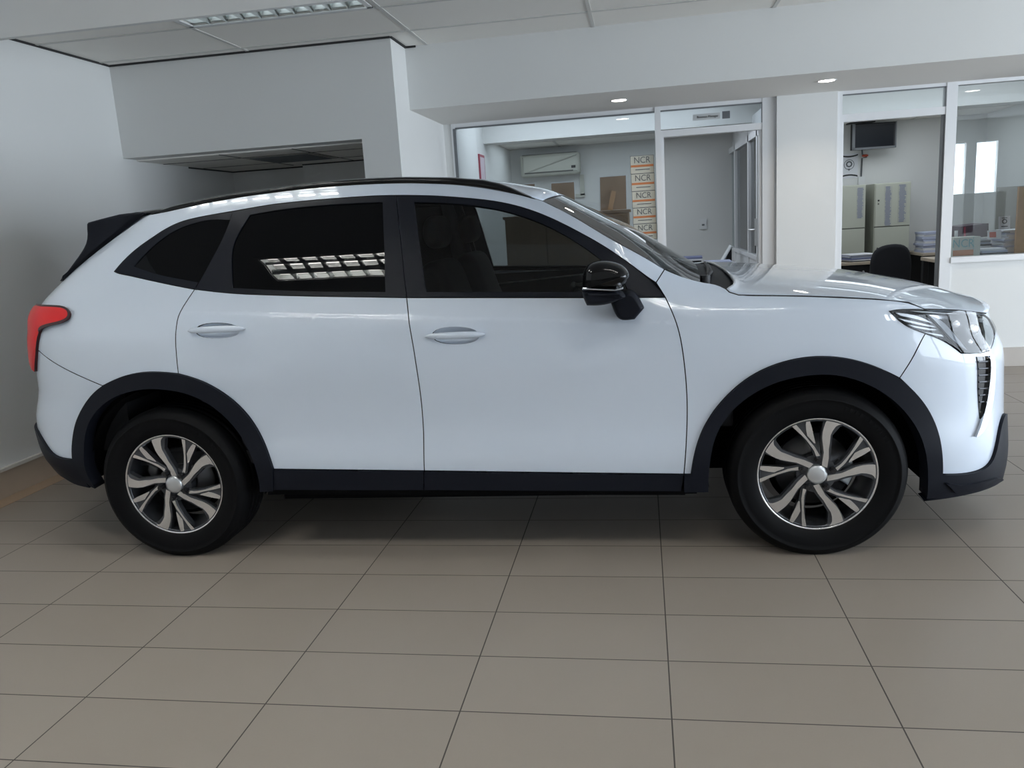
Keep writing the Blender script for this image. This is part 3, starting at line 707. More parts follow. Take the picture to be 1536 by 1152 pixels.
# desk along the office window and what lies on it
o=desk('window_desk',3.14,4.30,2.97,3.66,.838,'pale desk standing along the inside of the right office window')
o=thing('card_box','cream box with teal letters and orange base in the corner of the right office window','box',(3.245,3.02,.839)); box('carton',['cream'],-.075,.125,-.03,.12,0,.185,o,bevel=.002); box('band',['orange'],-.076,.075,-.0315,-.0295,.040,.085,o); lettering('NCR',.092,(-.002,-.032,.134),'teal',o,.85); box('edge_line',['teal'],.072,.075,-.0315,-.0295,.085,.185,o)
o=thing('spray_bottle','small clear plastic bottle standing behind the cream box','bottle',(3.275,3.24,.839)); MB().lathe([(0,0),(.028,0),(.030,.01),(.030,.12),(.022,.15),(.010,.165),(.010,.18),(0,.18)],(0,0,0),24,0,None,'z').build('body',['water'],o,fixn=True); MB().cyl((0,0,.205),.013,.05,'z',16).build('cap',['white'],o)
papers('paper_stack',3.30,3.56,3.30,3.56,.839,10,.015,['paper','dark','paper_b','greysq','paper'],'messy pile of dark folders and papers under the dark red binder','papers',None,.025)
o=thing('binder','dark red lever binder lying on the messy folder pile','binder',(3.435,3.42,1.000)); T=Matrix.Rotation(-.06,4,'Y'); MB().box(-.105,.105,-.14,.14,0,.105,0,T).build('cover',['binder'],o); MB().box(-.085,-.070,-.143,-.139,.01,.098,0,T).build('spine_edge',['red'],o); MB().box(-.10,.10,-.13,.145,.012,.09,0,T).build('page_block',['paper'],o)
papers('paper_stack',3.64,3.86,3.20,3.44,.839,17,.0125,['paper','paper','paper_b','paper'],'tall crooked pile of white papers near the tan board','papers',None,.022)
papers('folder_stack',3.41,3.60,3.05,3.20,.839,5,.016,['paper','greysq','dark','paper_b'],'low pile of grey folders lying before the window glass','folders',None,.02)
o=thing('note_card','small white card with an orange-red print leaning on the paper piles','card',(3.565,3.25,.985)); T=Matrix.Rotation(-.2,4,'X'); MB().box(-.045,.06,-.002,.002,0,.07,0,T).build('sheet',['paper'],o); MB().box(-.03,.02,-.0035,-.002,.012,.056,0,T).build('print',['redcable'],o)
o=thing('desk_calendar','upright white card with grey print standing on the tall paper pile','card',(3.68,3.34,1.053)); T=Matrix.Rotation(-.1,4,'X'); MB().box(-.043,.043,-.002,.002,0,.108,0,T).build('sheet',['paper'],o); m=MB(); m.lathe([(.012,-.003),(.02,-.003)],(0,0,.065),20,0,T); m.box(-.025,.025,-.0032,-.002,.02,.028,0,T); m.box(-.02,.02,-.0032,-.002,.09,.096,0,T); m.build('print',['greysq'],o)
o=thing('pin_board','tan pin board standing against the right office window at the picture edge','board',(3.80,3.02,.839)); MB().box(-.165,.165,-.012,.012,0,.55,0).build('panel',['cork'],o); box('sheet',['paper'],-.09,.12,-.0145,-.0125,.10,.36,o)
o=thing('grey_screen_panel','grey fabric desk divider standing behind the paper piles','divider',(4.09,4.30,0)); MB().box(-.10,.32,-.015,.015,.06,1.40,0).build('panel',['board'],o); m=MB(); m.box(-.10,-.06,-.12,.12,0,.06,0); m.box(.28,.32,-.12,.12,0,.06,0); m.build('foot',['blackmetal'],o)

# air vent in the alcove ceiling
o=thing('ceiling_vent','dark grey return air grille in the alcove ceiling','vent',(-2.0,2.30,1.972)); box('frame',['board'],-.26,.26,-.30,.30,-.006,0,o); m=MB()
for k in range(12): m.box(-.23,.23,-.26+.045*k,-.26+.045*k+.028,-.010,-.006,0)
m.build('slat',['greysq'],o)
CAR=thing('car','pearl white compact SUV with black cladding parked side-on on the showroom tiles','car',(0,0,0),0.01674)
both=[CAR,CAR]
# outlines shared by neighbours
DLO_TOP=[(-1.7177,1.2648,1),(-1.7228,1.2834),(-1.7134,1.3286),(-1.6746,1.3684),(-1.5492,1.4263),(-1.3953,1.4565),(-1.2131,1.4718),(-1.0177,1.4854),(-0.8311,1.5031),(-0.6060,1.5093),(-0.4251,1.5098),(-0.2923,1.5051),(-0.1384,1.4930),(-0.0145,1.4770),(0.1076,1.4572),(0.2279,1.4256),(0.3461,1.3763),(0.4615,1.3126),(0.5742,1.2425),(0.6831,1.1592),(0.7411,1.1086),(0.7725,1.0741),(0.7864,1.0491,1)]
side=[(-2.1681,1.4899,1),(-1.7640,1.5019),(-1.2480,1.5260),(-0.8841,1.5513),(-0.6129,1.5614),(-0.3433,1.5582),(-0.1417,1.5442),(0.0225,1.5220),(0.1451,1.4948),(0.2492,1.4673),(0.3195,1.4433,1),(0.4363,1.3785),(0.5704,1.2893),(0.7018,1.2093),(0.7894,1.1510,1),(0.7536,1.1044,1)]
side+= [p if len(p)==2 else p for p in DLO_TOP[-3::-1]]
side+=[(-1.6821,1.2555),(-1.5736,1.2426),(-1.3559,1.2072),(-1.1656,1.1727,1),(-1.1919,1.1334),(-1.2256,1.0839),(-1.2343,1.0469),(-1.2359,0.9907),(-1.2383,0.9161),(-1.2405,0.8304,1),(-1.3539,0.8425),(-1.4427,0.8386),(-1.5357,0.8202),(-1.6285,0.7862,1),(-1.8068,0.8535),(-2.0022,0.9362,1),(-2.3300,0.9360,1),(-2.3300,1.1200),(-2.3000,1.3000),(-2.2600,1.4500,1)]
SIDE=pair('body_side',side,'paint',both)
RD=pair('rear_door',[(-1.1656,1.1727,1),(-1.0504,1.1569),(-0.9375,1.1437),(-0.6681,1.1231),(-0.2332,1.0963,1),(-0.2230,1.0180),(-0.2090,0.9045),(-0.1972,0.7269),(-0.1978,0.5727),(-0.2070,0.3884,1),(-0.8600,0.4068,1),(-0.8742,0.4701),(-0.9002,0.5467),(-0.9356,0.6244),(-0.9907,0.6971),(-1.0610,0.7564),(-1.1487,0.8036),(-1.2405,0.8304,1),(-1.2383,0.9161),(-1.2359,0.9907),(-1.2343,1.0469),(-1.2256,1.0839),(-1.1919,1.1334)],'paint',both,
   holes=[[(-1.1750,1.0072),(-1.1542,1.0264),(-1.1080,1.0340),(-1.0439,1.0354),(-0.9807,1.0289),(-0.9329,1.0164),(-0.9131,0.9971),(-0.9326,0.9791),(-0.9803,0.9701),(-1.0432,0.9685),(-1.1067,0.9750),(-1.1526,0.9876)]],crease=True)
FD=pair('front_door',[(-0.2332,1.0963,1),(0.4092,1.0663),(0.7864,1.0491,1),(0.8112,0.9922),(0.8352,0.9136),(0.8489,0.8079),(0.8572,0.6968),(0.8581,0.5981),(0.8519,0.4870),(0.8403,0.3541,1),(-0.2070,0.3884,1),(-0.1978,0.5727),(-0.1972,0.7269),(-0.2090,0.9045),(-0.2230,1.0180)],'paint',both,
   holes=[[(-0.1582,0.9464),(-0.1365,0.9679),(-0.0926,0.9765),(-0.0331,0.9779),(0.0284,0.9714),(0.0704,0.9579),(0.0892,0.9361),(0.0679,0.9159),(0.0245,0.9071),(-0.0375,0.9057),(-0.0966,0.9120),(-0.1392,0.9257)]],crease=True)
FE=pair('front_fender',[(0.7536,1.1044,1),(0.7894,1.1510,1),(0.8219,1.1340),(0.8642,1.1142),(0.9367,1.0938,1),(1.0020,1.0841),(1.0281,1.0538),(1.0624,1.0417),(1.3369,1.0261),(1.6237,1.0032),(1.7504,0.9841),(1.8015,0.9556,1),(1.6703,0.9645),(1.6503,0.9582,1),(1.6563,0.9306),(1.6967,0.9007),(1.7772,0.8662,1),(1.7337,0.8227),(1.6720,0.7605),(1.6338,0.7063,1),(1.6176,0.7169),(1.5416,0.7600),(1.4539,0.7925),(1.3618,0.8051),(1.2668,0.8008),(1.1717,0.7764),(1.0914,0.7368),(1.0098,0.6678),(0.9478,0.5901),(0.9047,0.5119),(0.8785,0.4255),(0.8676,0.3536,1),(0.8403,0.3541,1),(0.8519,0.4870),(0.8581,0.5981),(0.8572,0.6968),(0.8489,0.8079),(0.8352,0.9136),(0.8112,0.9922),(0.7864,1.0491,1),(0.7725,1.0741)],'paint',both)
panel('front_bumper',[(1.7772,0.8662,1),(1.8367,0.8421),(1.8735,0.8115),(1.8953,0.7793,1),(1.9790,0.7692),(2.0571,0.7688,1),(2.1723,0.8079),(2.3387,0.8323),(2.2059,0.8787),(2.1395,0.9031,1),(2.4500,0.9050),(2.8219,0.9150,1),(2.8219,0.4200,1),(2.4000,0.4400),(2.1662,0.4909),(2.0867,0.4055),(2.0419,0.3319),(2.0027,0.3110),(1.9018,0.3033),(1.7874,0.3166,1),(1.7846,0.4259),(1.7687,0.5047),(1.7329,0.5852),(1.6844,0.6523),(1.6338,0.7063,1),(1.6720,0.7605),(1.7337,0.8227)],'paint',CAR,both=True)
panel('rear_bumper',[(-2.0022,0.9362,1),(-1.8068,0.8535),(-1.6285,0.7862,1),(-1.7099,0.7304),(-1.7543,0.6565),(-1.7843,0.5832),(-1.8136,0.5155),(-1.8352,0.4512,1),(-1.9505,0.4556),(-1.9775,0.4651),(-2.0724,0.5616),(-2.3000,0.5800),(-2.8714,0.6200,1),(-2.8714,0.9360,1),(-2.3300,0.9360)],'paint',CAR,both=True)
TG=panel('tailgate',[(-2.3300,0.9360,1),(-2.3300,1.1200,1),(-2.8714,1.1200,1),(-2.8714,0.9360,1)],'paint',CAR,both=True)
panel('rear_window',[(-2.3300,1.1200,1),(-2.3000,1.3000),(-2.2600,1.4500,1),(-2.8714,1.4500,1),(-2.8714,1.1200,1)],['blackglass','seam'],CAR,both=True,off=-.004)
# black cladding
pair('rear_arch_cladding',[(-1.8352,0.4512,1),(-1.8136,0.5155),(-1.7843,0.5832),(-1.7543,0.6565),(-1.7099,0.7304),(-1.6285,0.7862),(-1.5357,0.8202),(-1.4427,0.8386),(-1.3539,0.8425),(-1.2421,0.8304),(-1.1487,0.8036),(-1.0610,0.7564),(-0.9907,0.6971),(-0.9356,0.6244),(-0.9002,0.5467),(-0.8742,0.4701),(-0.8600,0.4068,1),(-0.8762,0.3106,1),(-0.9342,0.3082,1),(-0.9296,0.3330),(-0.9279,0.3944),(-0.9466,0.4649),(-0.9796,0.5426),(-1.0290,0.6204),(-1.0942,0.6866),(-1.1743,0.7344),(-1.2542,0.7587),(-1.3662,0.7715),(-1.4488,0.7676),(-1.5399,0.7487),(-1.6209,0.7109),(-1.6812,0.6512),(-1.7181,0.5843),(-1.7481,0.5024),(-1.7688,0.4356),(-1.8113,0.3641),(-1.8061,0.3187,1),(-1.8428,0.3198),(-1.8546,0.3681)],['cladding','cladding'],both,off=.014,thick=.06,inset=0)
pair('front_arch_cladding',[(0.8676,0.3536,1),(0.8785,0.4255),(0.9047,0.5119),(0.9478,0.5901),(1.0098,0.6678),(1.0914,0.7368),(1.1717,0.7764),(1.2668,0.8008),(1.3618,0.8051),(1.4539,0.7925),(1.5416,0.7600),(1.6176,0.7169),(1.6844,0.6523),(1.7329,0.5852),(1.7687,0.5047),(1.7846,0.4259),(1.7874,0.3166,1),(1.7958,0.2231,1),(1.7391,0.2237,1),(1.7297,0.2976),(1.7289,0.3642),(1.7113,0.4670),(1.6712,0.5469),(1.6110,0.6224),(1.5382,0.6790),(1.4600,0.7183),(1.3817,0.7373),(1.3025,0.7371),(1.2108,0.7210),(1.1380,0.6923),(1.0643,0.6448),(1.0018,0.5805),(0.9602,0.5027),(0.9408,0.4242),(0.9326,0.3409),(0.9325,0.2806,1),(0.8395,0.2822,1),(0.8403,0.3541,1)],['cladding','cladding'],both,off=.014,thick=.06,inset=0)
pair('door_cladding',[(-0.8600,0.4068,1),(-0.2070,0.3884,1),(-0.2165,0.3034,1),(-0.8759,0.3122,1)],['cladding','cladding'],RD,off=.009,inset=.0025)
pair('door_cladding',[(-0.2070,0.3884,1),(0.8403,0.3541,1),(0.8291,0.2824,1),(-0.2165,0.3034,1)],['cladding','cladding'],FD,off=.009,inset=.0025)
panel('front_skid_lip',[(1.7874,0.3166,1),(1.9018,0.3033),(2.0027,0.3110),(2.0419,0.3319),(2.0867,0.4055),(2.1662,0.4909),(2.4000,0.4400),(2.8219,0.4200,1),(2.8219,0.2000,1),(2.3000,0.2000),(2.0414,0.2153),(1.7318,0.2121,1),(1.7958,0.2231,1)],['cladding','cladding'],CAR,both=True,off=.012,thick=.05,inset=0)
panel('front_lip_fin',[(1.7980,0.2846,1),(1.8759,0.2650),(1.9785,0.2634),(2.0915,0.2536),(2.1557,0.2230,1),(1.9790,0.2365),(1.8454,0.2403,1)],['satin','satin'],CAR,off=.022,thick=.02,inset=0,res=.02)
panel('rear_skid_lip',[(-2.0724,0.5616,1),(-1.9775,0.4651),(-1.9505,0.4556),(-1.8352,0.4512,1),(-1.8546,0.3681),(-1.8428,0.3198,1),(-1.9500,0.3300),(-2.1000,0.3600),(-2.8714,0.3800,1),(-2.8714,0.6200,1),(-2.3000,0.5800)],['cladding','cladding'],CAR,both=True,off=.012,thick=.05,inset=0)
# side glass and its black surround
QG=pair('quarter_glass',[(-1.7177,1.2648,1),(-1.7228,1.2834),(-1.7134,1.3286),(-1.6746,1.3684),(-1.5492,1.4263),(-1.3953,1.4565),(-1.2131,1.4718),(-1.0177,1.4854,1),(-1.0254,1.4497),(-1.0525,1.3725),(-1.1656,1.1727,1),(-1.3559,1.2072),(-1.5736,1.2426),(-1.6821,1.2555)],['blackglass','seam'],both,off=-.004,inset=.001)
pair('quarter_glass_border',[(-1.7177,1.2648,1),(-1.7228,1.2834),(-1.7134,1.3286),(-1.6746,1.3684),(-1.5492,1.4263),(-1.3953,1.4565),(-1.2131,1.4718),(-1.0177,1.4854,1),(-1.0254,1.4497,1),(-1.1034,1.4562),(-1.1891,1.4542),(-1.3513,1.4347),(-1.4868,1.4003),(-1.5684,1.3460),(-1.5942,1.2824,1),(-1.3817,1.2405),(-1.2547,1.2195),(-1.1539,1.2018,1),(-1.1656,1.1727,1),(-1.3559,1.2072),(-1.5736,1.2426),(-1.6821,1.2555)],['satin','satin'],QG,off=-.001,inset=.0012,res=.02)
RDF=pair('rear_window_frame',[(-1.0177,1.4854,1),(-0.8311,1.5031),(-0.6060,1.5093),(-0.4251,1.5098),(-0.2923,1.5051,1),(-0.2662,1.3502),(-0.2488,1.2177),(-0.2332,1.0963,1),(-0.6681,1.1231),(-0.9375,1.1437),(-1.0504,1.1569),(-1.1656,1.1727,1),(-1.0525,1.3725),(-1.0254,1.4497)],['satin','satin'],RD,off=0,inset=.0015,
   holes=[[(-0.9315,1.4664,1),(-0.7685,1.4811),(-0.5624,1.4858),(-0.3478,1.4815,1),(-0.3306,1.3010),(-0.3223,1.1225,1),(-0.6571,1.1411),(-0.9836,1.1699,1),(-0.9939,1.2566),(-1.0014,1.3276),(-0.9794,1.3865)]])
pair('rear_door_glass',[(-0.9315,1.4664,1),(-0.7685,1.4811),(-0.5624,1.4858),(-0.3478,1.4815,1),(-0.3306,1.3010),(-0.3223,1.1225,1),(-0.6571,1.1411),(-0.9836,1.1699,1),(-0.9939,1.2566),(-1.0014,1.3276),(-0.9794,1.3865)],['blackglass','blackglass'],RD,off=-.005,inset=-.006)
FDF=pair('front_window_frame',[(-0.2923,1.5051,1),(-0.1384,1.4930),(-0.0145,1.4770),(0.1076,1.4572),(0.2279,1.4256),(0.3461,1.3763),(0.4615,1.3126),(0.5742,1.2425),(0.6831,1.1592),(0.7411,1.1086),(0.7725,1.0741),(0.7864,1.0491,1),(0.4092,1.0663),(-0.2332,1.0963,1),(-0.2488,1.2177),(-0.2662,1.3502)],['satin','satin'],FD,off=0,inset=.0015,
   holes=[[(-0.2134,1.4727,1),(-0.0471,1.4565),(0.1055,1.4294),(0.2228,1.3944),(0.3352,1.3459),(0.4451,1.2803),(0.5422,1.2064),(0.6272,1.1291),(0.6483,1.0759,1),(0.2789,1.0937),(-0.1536,1.1145,1),(-0.1743,1.2399),(-0.1937,1.3592)]])
pair('front_door_glass',[(-0.2134,1.4727,1),(-0.0471,1.4565),(0.1055,1.4294),(0.2228,1.3944),(0.3352,1.3459),(0.4451,1.2803),(0.5422,1.2064),(0.6272,1.1291),(0.6483,1.0759,1),(0.2789,1.0937),(-0.1536,1.1145,1),(-0.1743,1.2399),(-0.1937,1.3592)],['autoglass','autoglass'],FD,off=-.006,inset=-.005,thick=.0)
# door handles: recess bowl and grip bar
def handles(doors,uc,zc,L,Hh):
    for d,sg in zip(doors,(1,-1)):
        b=MB(); rows=[]
        for i in range(9):
            t=i/8; row=[]
            for k in range(28):
                a=2*PI*k/28; u=uc+L*t*math.cos(a)*(1+.03); z=zc+Hh*t*math.sin(a)*(1+.06)
                p=Vector(surf(u,z)); n=snorm(u,z); q=p-n*(.003+.040*(1-t**2.2)); row.append((q.x,q.y*sg,q.z))
            rows.append(row[::-1] if sg<0 else row)
        b.grid(rows[::-1],0,True,None,True); b.build('handle_recess',['paint'],d,fixn=False)
        g=MB(); rows=[]
        for i in range(25):
            s_=-1+2*i/24; u=uc+L*.985*s_; hw=Hh*.34*(1-abs(s_)**3.2)**.5+.0012; row=[]
            for k in range(12):
                a=2*PI*k/12; z=zc+.002+hw*math.sin(a); p=Vector(surf(u,z)); n=snorm(u,z)
                q=p+n*(.004+.016*(1-abs(s_)**4)+ .009*math.cos(a)); row.append((q.x,q.y*sg,q.z))
            rows.append(row if sg>0 else row[::-1])
        g.grid(rows,0,True,None,True); g.build('door_handle',['paint'],d)
handles(RD,*(-1.0441,1.0021,0.1309,0.0335))
handles(FD,*(-0.0345,0.9415,0.1237,0.0361))
# tail lamps
TAIL=pair('tail_lamp',[(-2.1680,1.1259,1),(-1.9479,1.1249),(-1.8286,1.1181),(-1.7693,1.0855),(-1.7837,1.0652),(-1.9604,1.0410),(-1.9920,1.0219),(-2.0115,0.9253),(-2.0671,0.8399,1),(-2.1238,0.8399),(-2.1500,0.8600),(-2.2200,0.9300),(-2.2700,1.0300),(-2.2600,1.1100),(-2.2000,1.1300)],['tail','taildark'],both,off=.012,thick=.02,inset=0,res=.02,bulge=.008)
pair('lamp_edge',[(-2.1680,1.1259,1),(-1.9520,1.1276),(-1.8271,1.1208),(-1.7634,1.0854),(-1.7789,1.0610),(-1.9569,1.0368),(-1.9823,1.0193,1),(-2.0022,1.0274),(-1.9687,1.0452),(-1.7888,1.0694),(-1.7772,1.0857),(-1.8288,1.1140),(-1.9421,1.1207),(-2.1679,1.1207,1)],['taildark','taildark'],TAIL,off=.016,thick=.008,inset=0,res=.01)
# head lamps
HL=pair('headlamp',[(1.6503,0.9582,1),(1.6703,0.9645),(1.8015,0.9556),(1.9640,0.9371),(2.1395,0.9031,1),(2.2059,0.8787),(2.3387,0.8323),(2.1723,0.8079),(2.0571,0.7688,1),(1.9790,0.7692),(1.8953,0.7793,1),(1.8735,0.8115),(1.8367,0.8421),(1.7642,0.8719),(1.6967,0.9007),(1.6563,0.9306)],['gloss','gloss'],both,off=-.010,inset=0,res=.02)
for s_ in ([(1.6751,0.9518,1),(1.7231,0.9462),(1.7850,0.9280),(1.8197,0.9015,1),(1.8023,0.9042),(1.7519,0.9242),(1.6922,0.9395,1)],
 [(1.6809,0.9303,1),(1.7306,0.9183),(1.7953,0.8985),(1.8349,0.8865,1),(1.8165,0.8855),(1.7608,0.8999),(1.7026,0.9177,1)],
 [(1.7111,0.9047,1),(1.7651,0.8921),(1.8328,0.8766,1),(1.8430,0.8682),(1.8027,0.8759),(1.7423,0.8913,1)],
 [(1.7730,0.8728,1),(1.8121,0.8658),(1.8517,0.8560,1),(1.8577,0.8478),(1.8266,0.8545,1)],
 [(1.7389,0.9546,1),(1.8348,0.9449),(1.9611,0.9249,1),(1.8921,0.9303),(1.7892,0.9450,1)]):
    pair('reflector_fin',s_,['fin','fin'],HL,off=-.004,thick=.006,inset=0,res=.02)
pair('light_guide',[(1.8079,0.9338,1),(1.8422,0.9272),(1.8750,0.8967),(1.9169,0.8418),(1.9314,0.7869,1),(1.9094,0.7869),(1.8813,0.8506),(1.8403,0.8973,1)],['drl','drl'],HL,off=.0005,thick=.012,inset=0,res=.015)
pair('lamp_bezel',[(1.8079,0.9338,1),(1.9054,0.9215),(2.0160,0.9050),(2.1366,0.8851,1),(2.1342,0.8697,1),(1.9905,0.8951),(1.8851,0.9108),(1.8390,0.9174,1)],['chrome','chrome'],HL,off=-.001,thick=.01,inset=0,res=.02)
pair('lamp_bezel',[(1.9439,0.7998,1),(2.0084,0.7917),(2.0881,0.7963,1),(2.0663,0.7728),(1.9933,0.7726),(1.9244,0.7812,1)],['chrome','chrome'],HL,off=-.002,thick=.01,inset=0,res=.02)
pair('lamp_bezel',[(2.1265,0.8969,1),(2.2244,0.8655),(2.2448,0.8271),(2.1489,0.8033),(2.0642,0.7705,1),(2.0376,0.7876),(2.1053,0.8366,1)],['reflector','reflector'],HL,off=-.001,thick=.01,inset=0,res=.02)
for h,sg in zip(HL,(1,-1)):
    for u_,z_,r_ in [(1.9337,0.8859,0.024),(2.0208,0.8582,0.03),(1.9779,0.8140,0.016)]:
        p=Vector(surf(u_,z_)); n=snorm(u_,z_); q=p-n*.012
        MB().ball((q.x,q.y*sg,q.z),r_,0,1,.55,1).build('projector',['chrome'],h)
pair('lens_cover',[(1.6503,0.9582,1),(1.6703,0.9645),(1.8015,0.9556),(1.9640,0.9371),(2.1395,0.9031,1),(2.2059,0.8787),(2.3387,0.8323),(2.1723,0.8079),(2.0571,0.7688,1),(1.9790,0.7692),(1.8953,0.7793,1),(1.8735,0.8115),(1.8367,0.8421),(1.7642,0.8719),(1.6967,0.9007),(1.6563,0.9306)],['lens','lens'],HL,off=.006,inset=.001,res=.03,thick=.0)
# corner vents beside the grille, and the grille itself
CV=pair('corner_vent',[(1.9639,0.7580,1),(2.0263,0.7521,1),(2.0201,0.6579),(2.0036,0.5705),(1.9715,0.5127,1),(1.9637,0.5873),(1.9588,0.6669)],['gloss','gloss'],both,off=.003,inset=0,res=.02)
for sl in ([[(1.9619,0.7338,1),(2.0203,0.7283,1),(2.0203,0.7353,1),(1.9619,0.7408,1)],[(1.9602,0.7078,1),(2.0188,0.7021,1),(2.0188,0.7091,1),(1.9602,0.7148,1)],[(1.9600,0.6816,1),(2.0176,0.6759,1),(2.0176,0.6829,1),(1.9600,0.6886,1)],[(1.9627,0.6550,1),(2.0134,0.6501,1),(2.0134,0.6571,1),(1.9627,0.6620,1)],[(1.9635,0.6287,1),(2.0100,0.6242,1),(2.0100,0.6312,1),(1.9635,0.6357,1)],[(1.9657,0.6020,1),(2.0016,0.5991,1),(2.0016,0.6061,1),(1.9657,0.6090,1)],[(1.9675,0.5753,1),(1.9931,0.5740,1),(1.9931,0.5810,1),(1.9675,0.5823,1)]]):
    for o_,sg in zip(CV,(1,-1)):
        P_=[]
        for t_ in range(6):
            u_=sl[0][0]+(sl[1][0]-sl[0][0])*t_/5; z_=(sl[0][1]+sl[3][1])/2+((sl[1][1]+sl[2][1])-(sl[0][1]+sl[3][1]))/2*t_/5
            p=Vector(surf(u_,z_))+snorm(u_,z_)*.004; P_.append((p.x,p.y*sg,p.z))
        m=MB(); m.tube(P_,.0035,6); m.build('vent_slat',['rimdark'],o_)
pair('vent_trim',[(2.0263,0.7521,1),(2.0563,0.7503,1),(2.0557,0.6468),(2.0314,0.5498),(1.9898,0.4652),(1.9578,0.4445),(1.9383,0.4476,1),(1.9632,0.4828),(1.9952,0.5665),(2.0178,0.6582)],['chrome','chrome'],CV,off=.014,thick=.016,inset=0,res=.015)
panel('grille',[(2.4600,0.8400,1),(2.8219,0.8500,1),(2.8219,0.5000,1),(2.5000,0.5200,1)],['gloss','gloss'],CAR,both=True,off=.004,thick=.02,inset=0)
for zz in (.55,.61,.67,.73,.79):
    panel('grille_bar',[(2.52,zz-.008,1),(UMAX,zz-.008,1),(UMAX,zz+.008,1),(2.515,zz+.008,1)],['chrome','chrome'],CAR,both=True,off=.010,thick=.010,inset=0,res=.04)
# bonnet
HE=[(1.0020,-0.8095,1.0841),(1.0146,-0.8279,1.0672),(1.0278,-0.8414,1.0538),(1.0610,-0.8511,1.0417),(1.1883,-0.8501,1.0333),(1.3067,-0.8507,1.0261),(1.4323,-0.8556,1.0157),(1.5550,-0.8566,1.0032),(1.6731,-0.8466,0.9841),(1.7326,-0.8386,0.9556),(1.8000,-0.8129,0.9482),(1.8786,-0.7722,0.9371),(1.9484,-0.7209,0.9218),(2.0117,-0.6539,0.9031)]
HCL=[(0.9000,1.1146),(0.9938,1.1090),(1.0877,1.1023),(1.1815,1.0953),(1.2754,1.0872),(1.3692,1.0774),(1.4631,1.0676),(1.5569,1.0581),(1.6508,1.0479),(1.7446,1.0298),(1.8385,1.0106),(1.9323,0.9899),(2.0262,0.9635),(2.1200,0.9293)]
def hood_center(x):
    return interp(HCL,x)
rows=[]
e0=HE[0]
HE=HE[1:]; n_=len(HE)
for i,(ex_,ey_,ez_) in enumerate(HE):
    t=i/(n_-1); xc=max(ex_+.02+.16*t,1.075+.012*i) if i<n_-1 else 2.162
    xc=min(xc,2.162)
    zc=hood_center(min(xc,2.10)) if xc<=2.10 else hood_center(2.10)-(xc-2.10)*.25
    row=[]
    for k in range(-16,17):
        s_=k/16; w=1-abs(s_)**(2+10*max(0,1-i/4))
        pz=1-abs(s_)**2.6
        row.append((ex_+(xc-ex_)*w,(abs(ey_)-.005)*s_,ez_+.001+(zc-ez_)*pz))
    rows.append(row)
def front_x(y,z,off):
    lo,hi=2.0,UMAX
    for _ in range(30):
        m=(lo+hi)/2
        if -surf(m,z)[1]>y: lo=m
        else: hi=m
    return surf(lo,z)[0]+off
last=rows[-1]; yE=abs(last[0][1])
for q,(r_,bl) in enumerate(((rows[-1],1.),(rows[-2],.45))):
    for k,(x,y,z) in enumerate(r_):
        zz=.904+.012*(1-(y/yE)**2 if abs(y)<yE else 0); fx=front_x(min(abs(y),yE),zz,.006)
        if q==0: r_[k]=(fx,y,zz+.002)
        else: r_[k]=(x+(fx-.07-x)*bl*(1-(y/yE)**2 if abs(y)<yE else 0),y,z)
b=MB(); b.grid(rows,0,True)
h=b.build('hood',['paint','seam'],CAR,fixn=True)
h.data.materials[0]=M['paint']
md=h.modifiers.new('sub','SUBSURF'); md.levels=1; md.render_levels=1
md=h.modifiers.new('thick','SOLIDIFY'); md.thickness=.012; md.offset=-1
b=MB(); b.tube([(r_[0][0],r_[0][1]-.003,r_[0][2]-.001) for r_ in rows],.0032,6); b.build('hood_gap',['seam'],h); b=MB(); b.tube([(r_[-1][0],r_[-1][1]+.003,r_[-1][2]-.001) for r_ in rows],.0032,6); b.build('hood_gap',['seam'],h)
# windscreen between the pillars
WE=[(0.3195,-0.7068,1.4433,0.0445),(0.3783,-0.7242,1.4107,0.0488),(0.4363,-0.7406,1.3785,0.0505),(0.5038,-0.7621,1.3331,0.0707),(0.5704,-0.7809,1.2893,0.0905),(0.6363,-0.7937,1.2490,0.0885),(0.7017,-0.7942,1.2093,0.0818),(0.7469,-0.7956,1.1799,0.0804),(0.7894,-0.8010,1.1510,0.0812),(0.8642,-0.8091,1.1142,0.0622),(0.9217,-0.8115,1.0973,0.0345)]
rows=[]
for x,y,z,bl in WE:
    row=[]
    for k in range(-14,15):
        s_=k/14; w=1-s_*s_; row.append((x+bl*w,abs(y)*s_,z+.03*w))
    rows.append(row)
ws=MB().grid(rows,0,True).build('windscreen',['screenglass'],CAR,fixn=True)
# dark ceramic border of the screen
bd=MB(); rr=[rows[0],[tuple(a+(b_-a)*.45 for a,b_ in zip(p,q)) for p,q in zip(rows[0],rows[1])]]
bd.grid([[(p[0]-.003,p[1],p[2]-.004) for p in r] for r in rr],0,True); bd.build('ceramic_band',['gloss'],ws,fixn=True)
# wiper well: black cowl, wiper arms
cw=MB(); 
base=[WE[-2],WE[-1]]
ring=[]
for x,z0,dz in ((.90,1.070,.040),(.96,1.062,.038),(1.02,1.052,.040),(1.07,1.040,.040)):
    ring.append([(x+.05*(1-(k/10)**2),.765*k/10,z0+dz*(1-abs(k/10)**2.4)) for k in range(-10,11)])
cw.grid(ring,0,True); cw.build('cowl',['cladding'],CAR,fixn=True)
wp=MB(); wp.tube([(.955,-.66,1.085),(.962,-.64,1.100),(1.00,-.45,1.106),(1.02,-.1,1.112)],.008); wp.cyl((.955,-.665,1.085),.020,.05,'z',14)
wp.build('wiper_arm',['dark'],CAR)
wp=MB(); wp.tube([(.972,-.60,1.100),(1.00,-.3,1.112),(1.02,.05,1.116)],.006); wp.build('wiper_blade',['dark'],CAR)
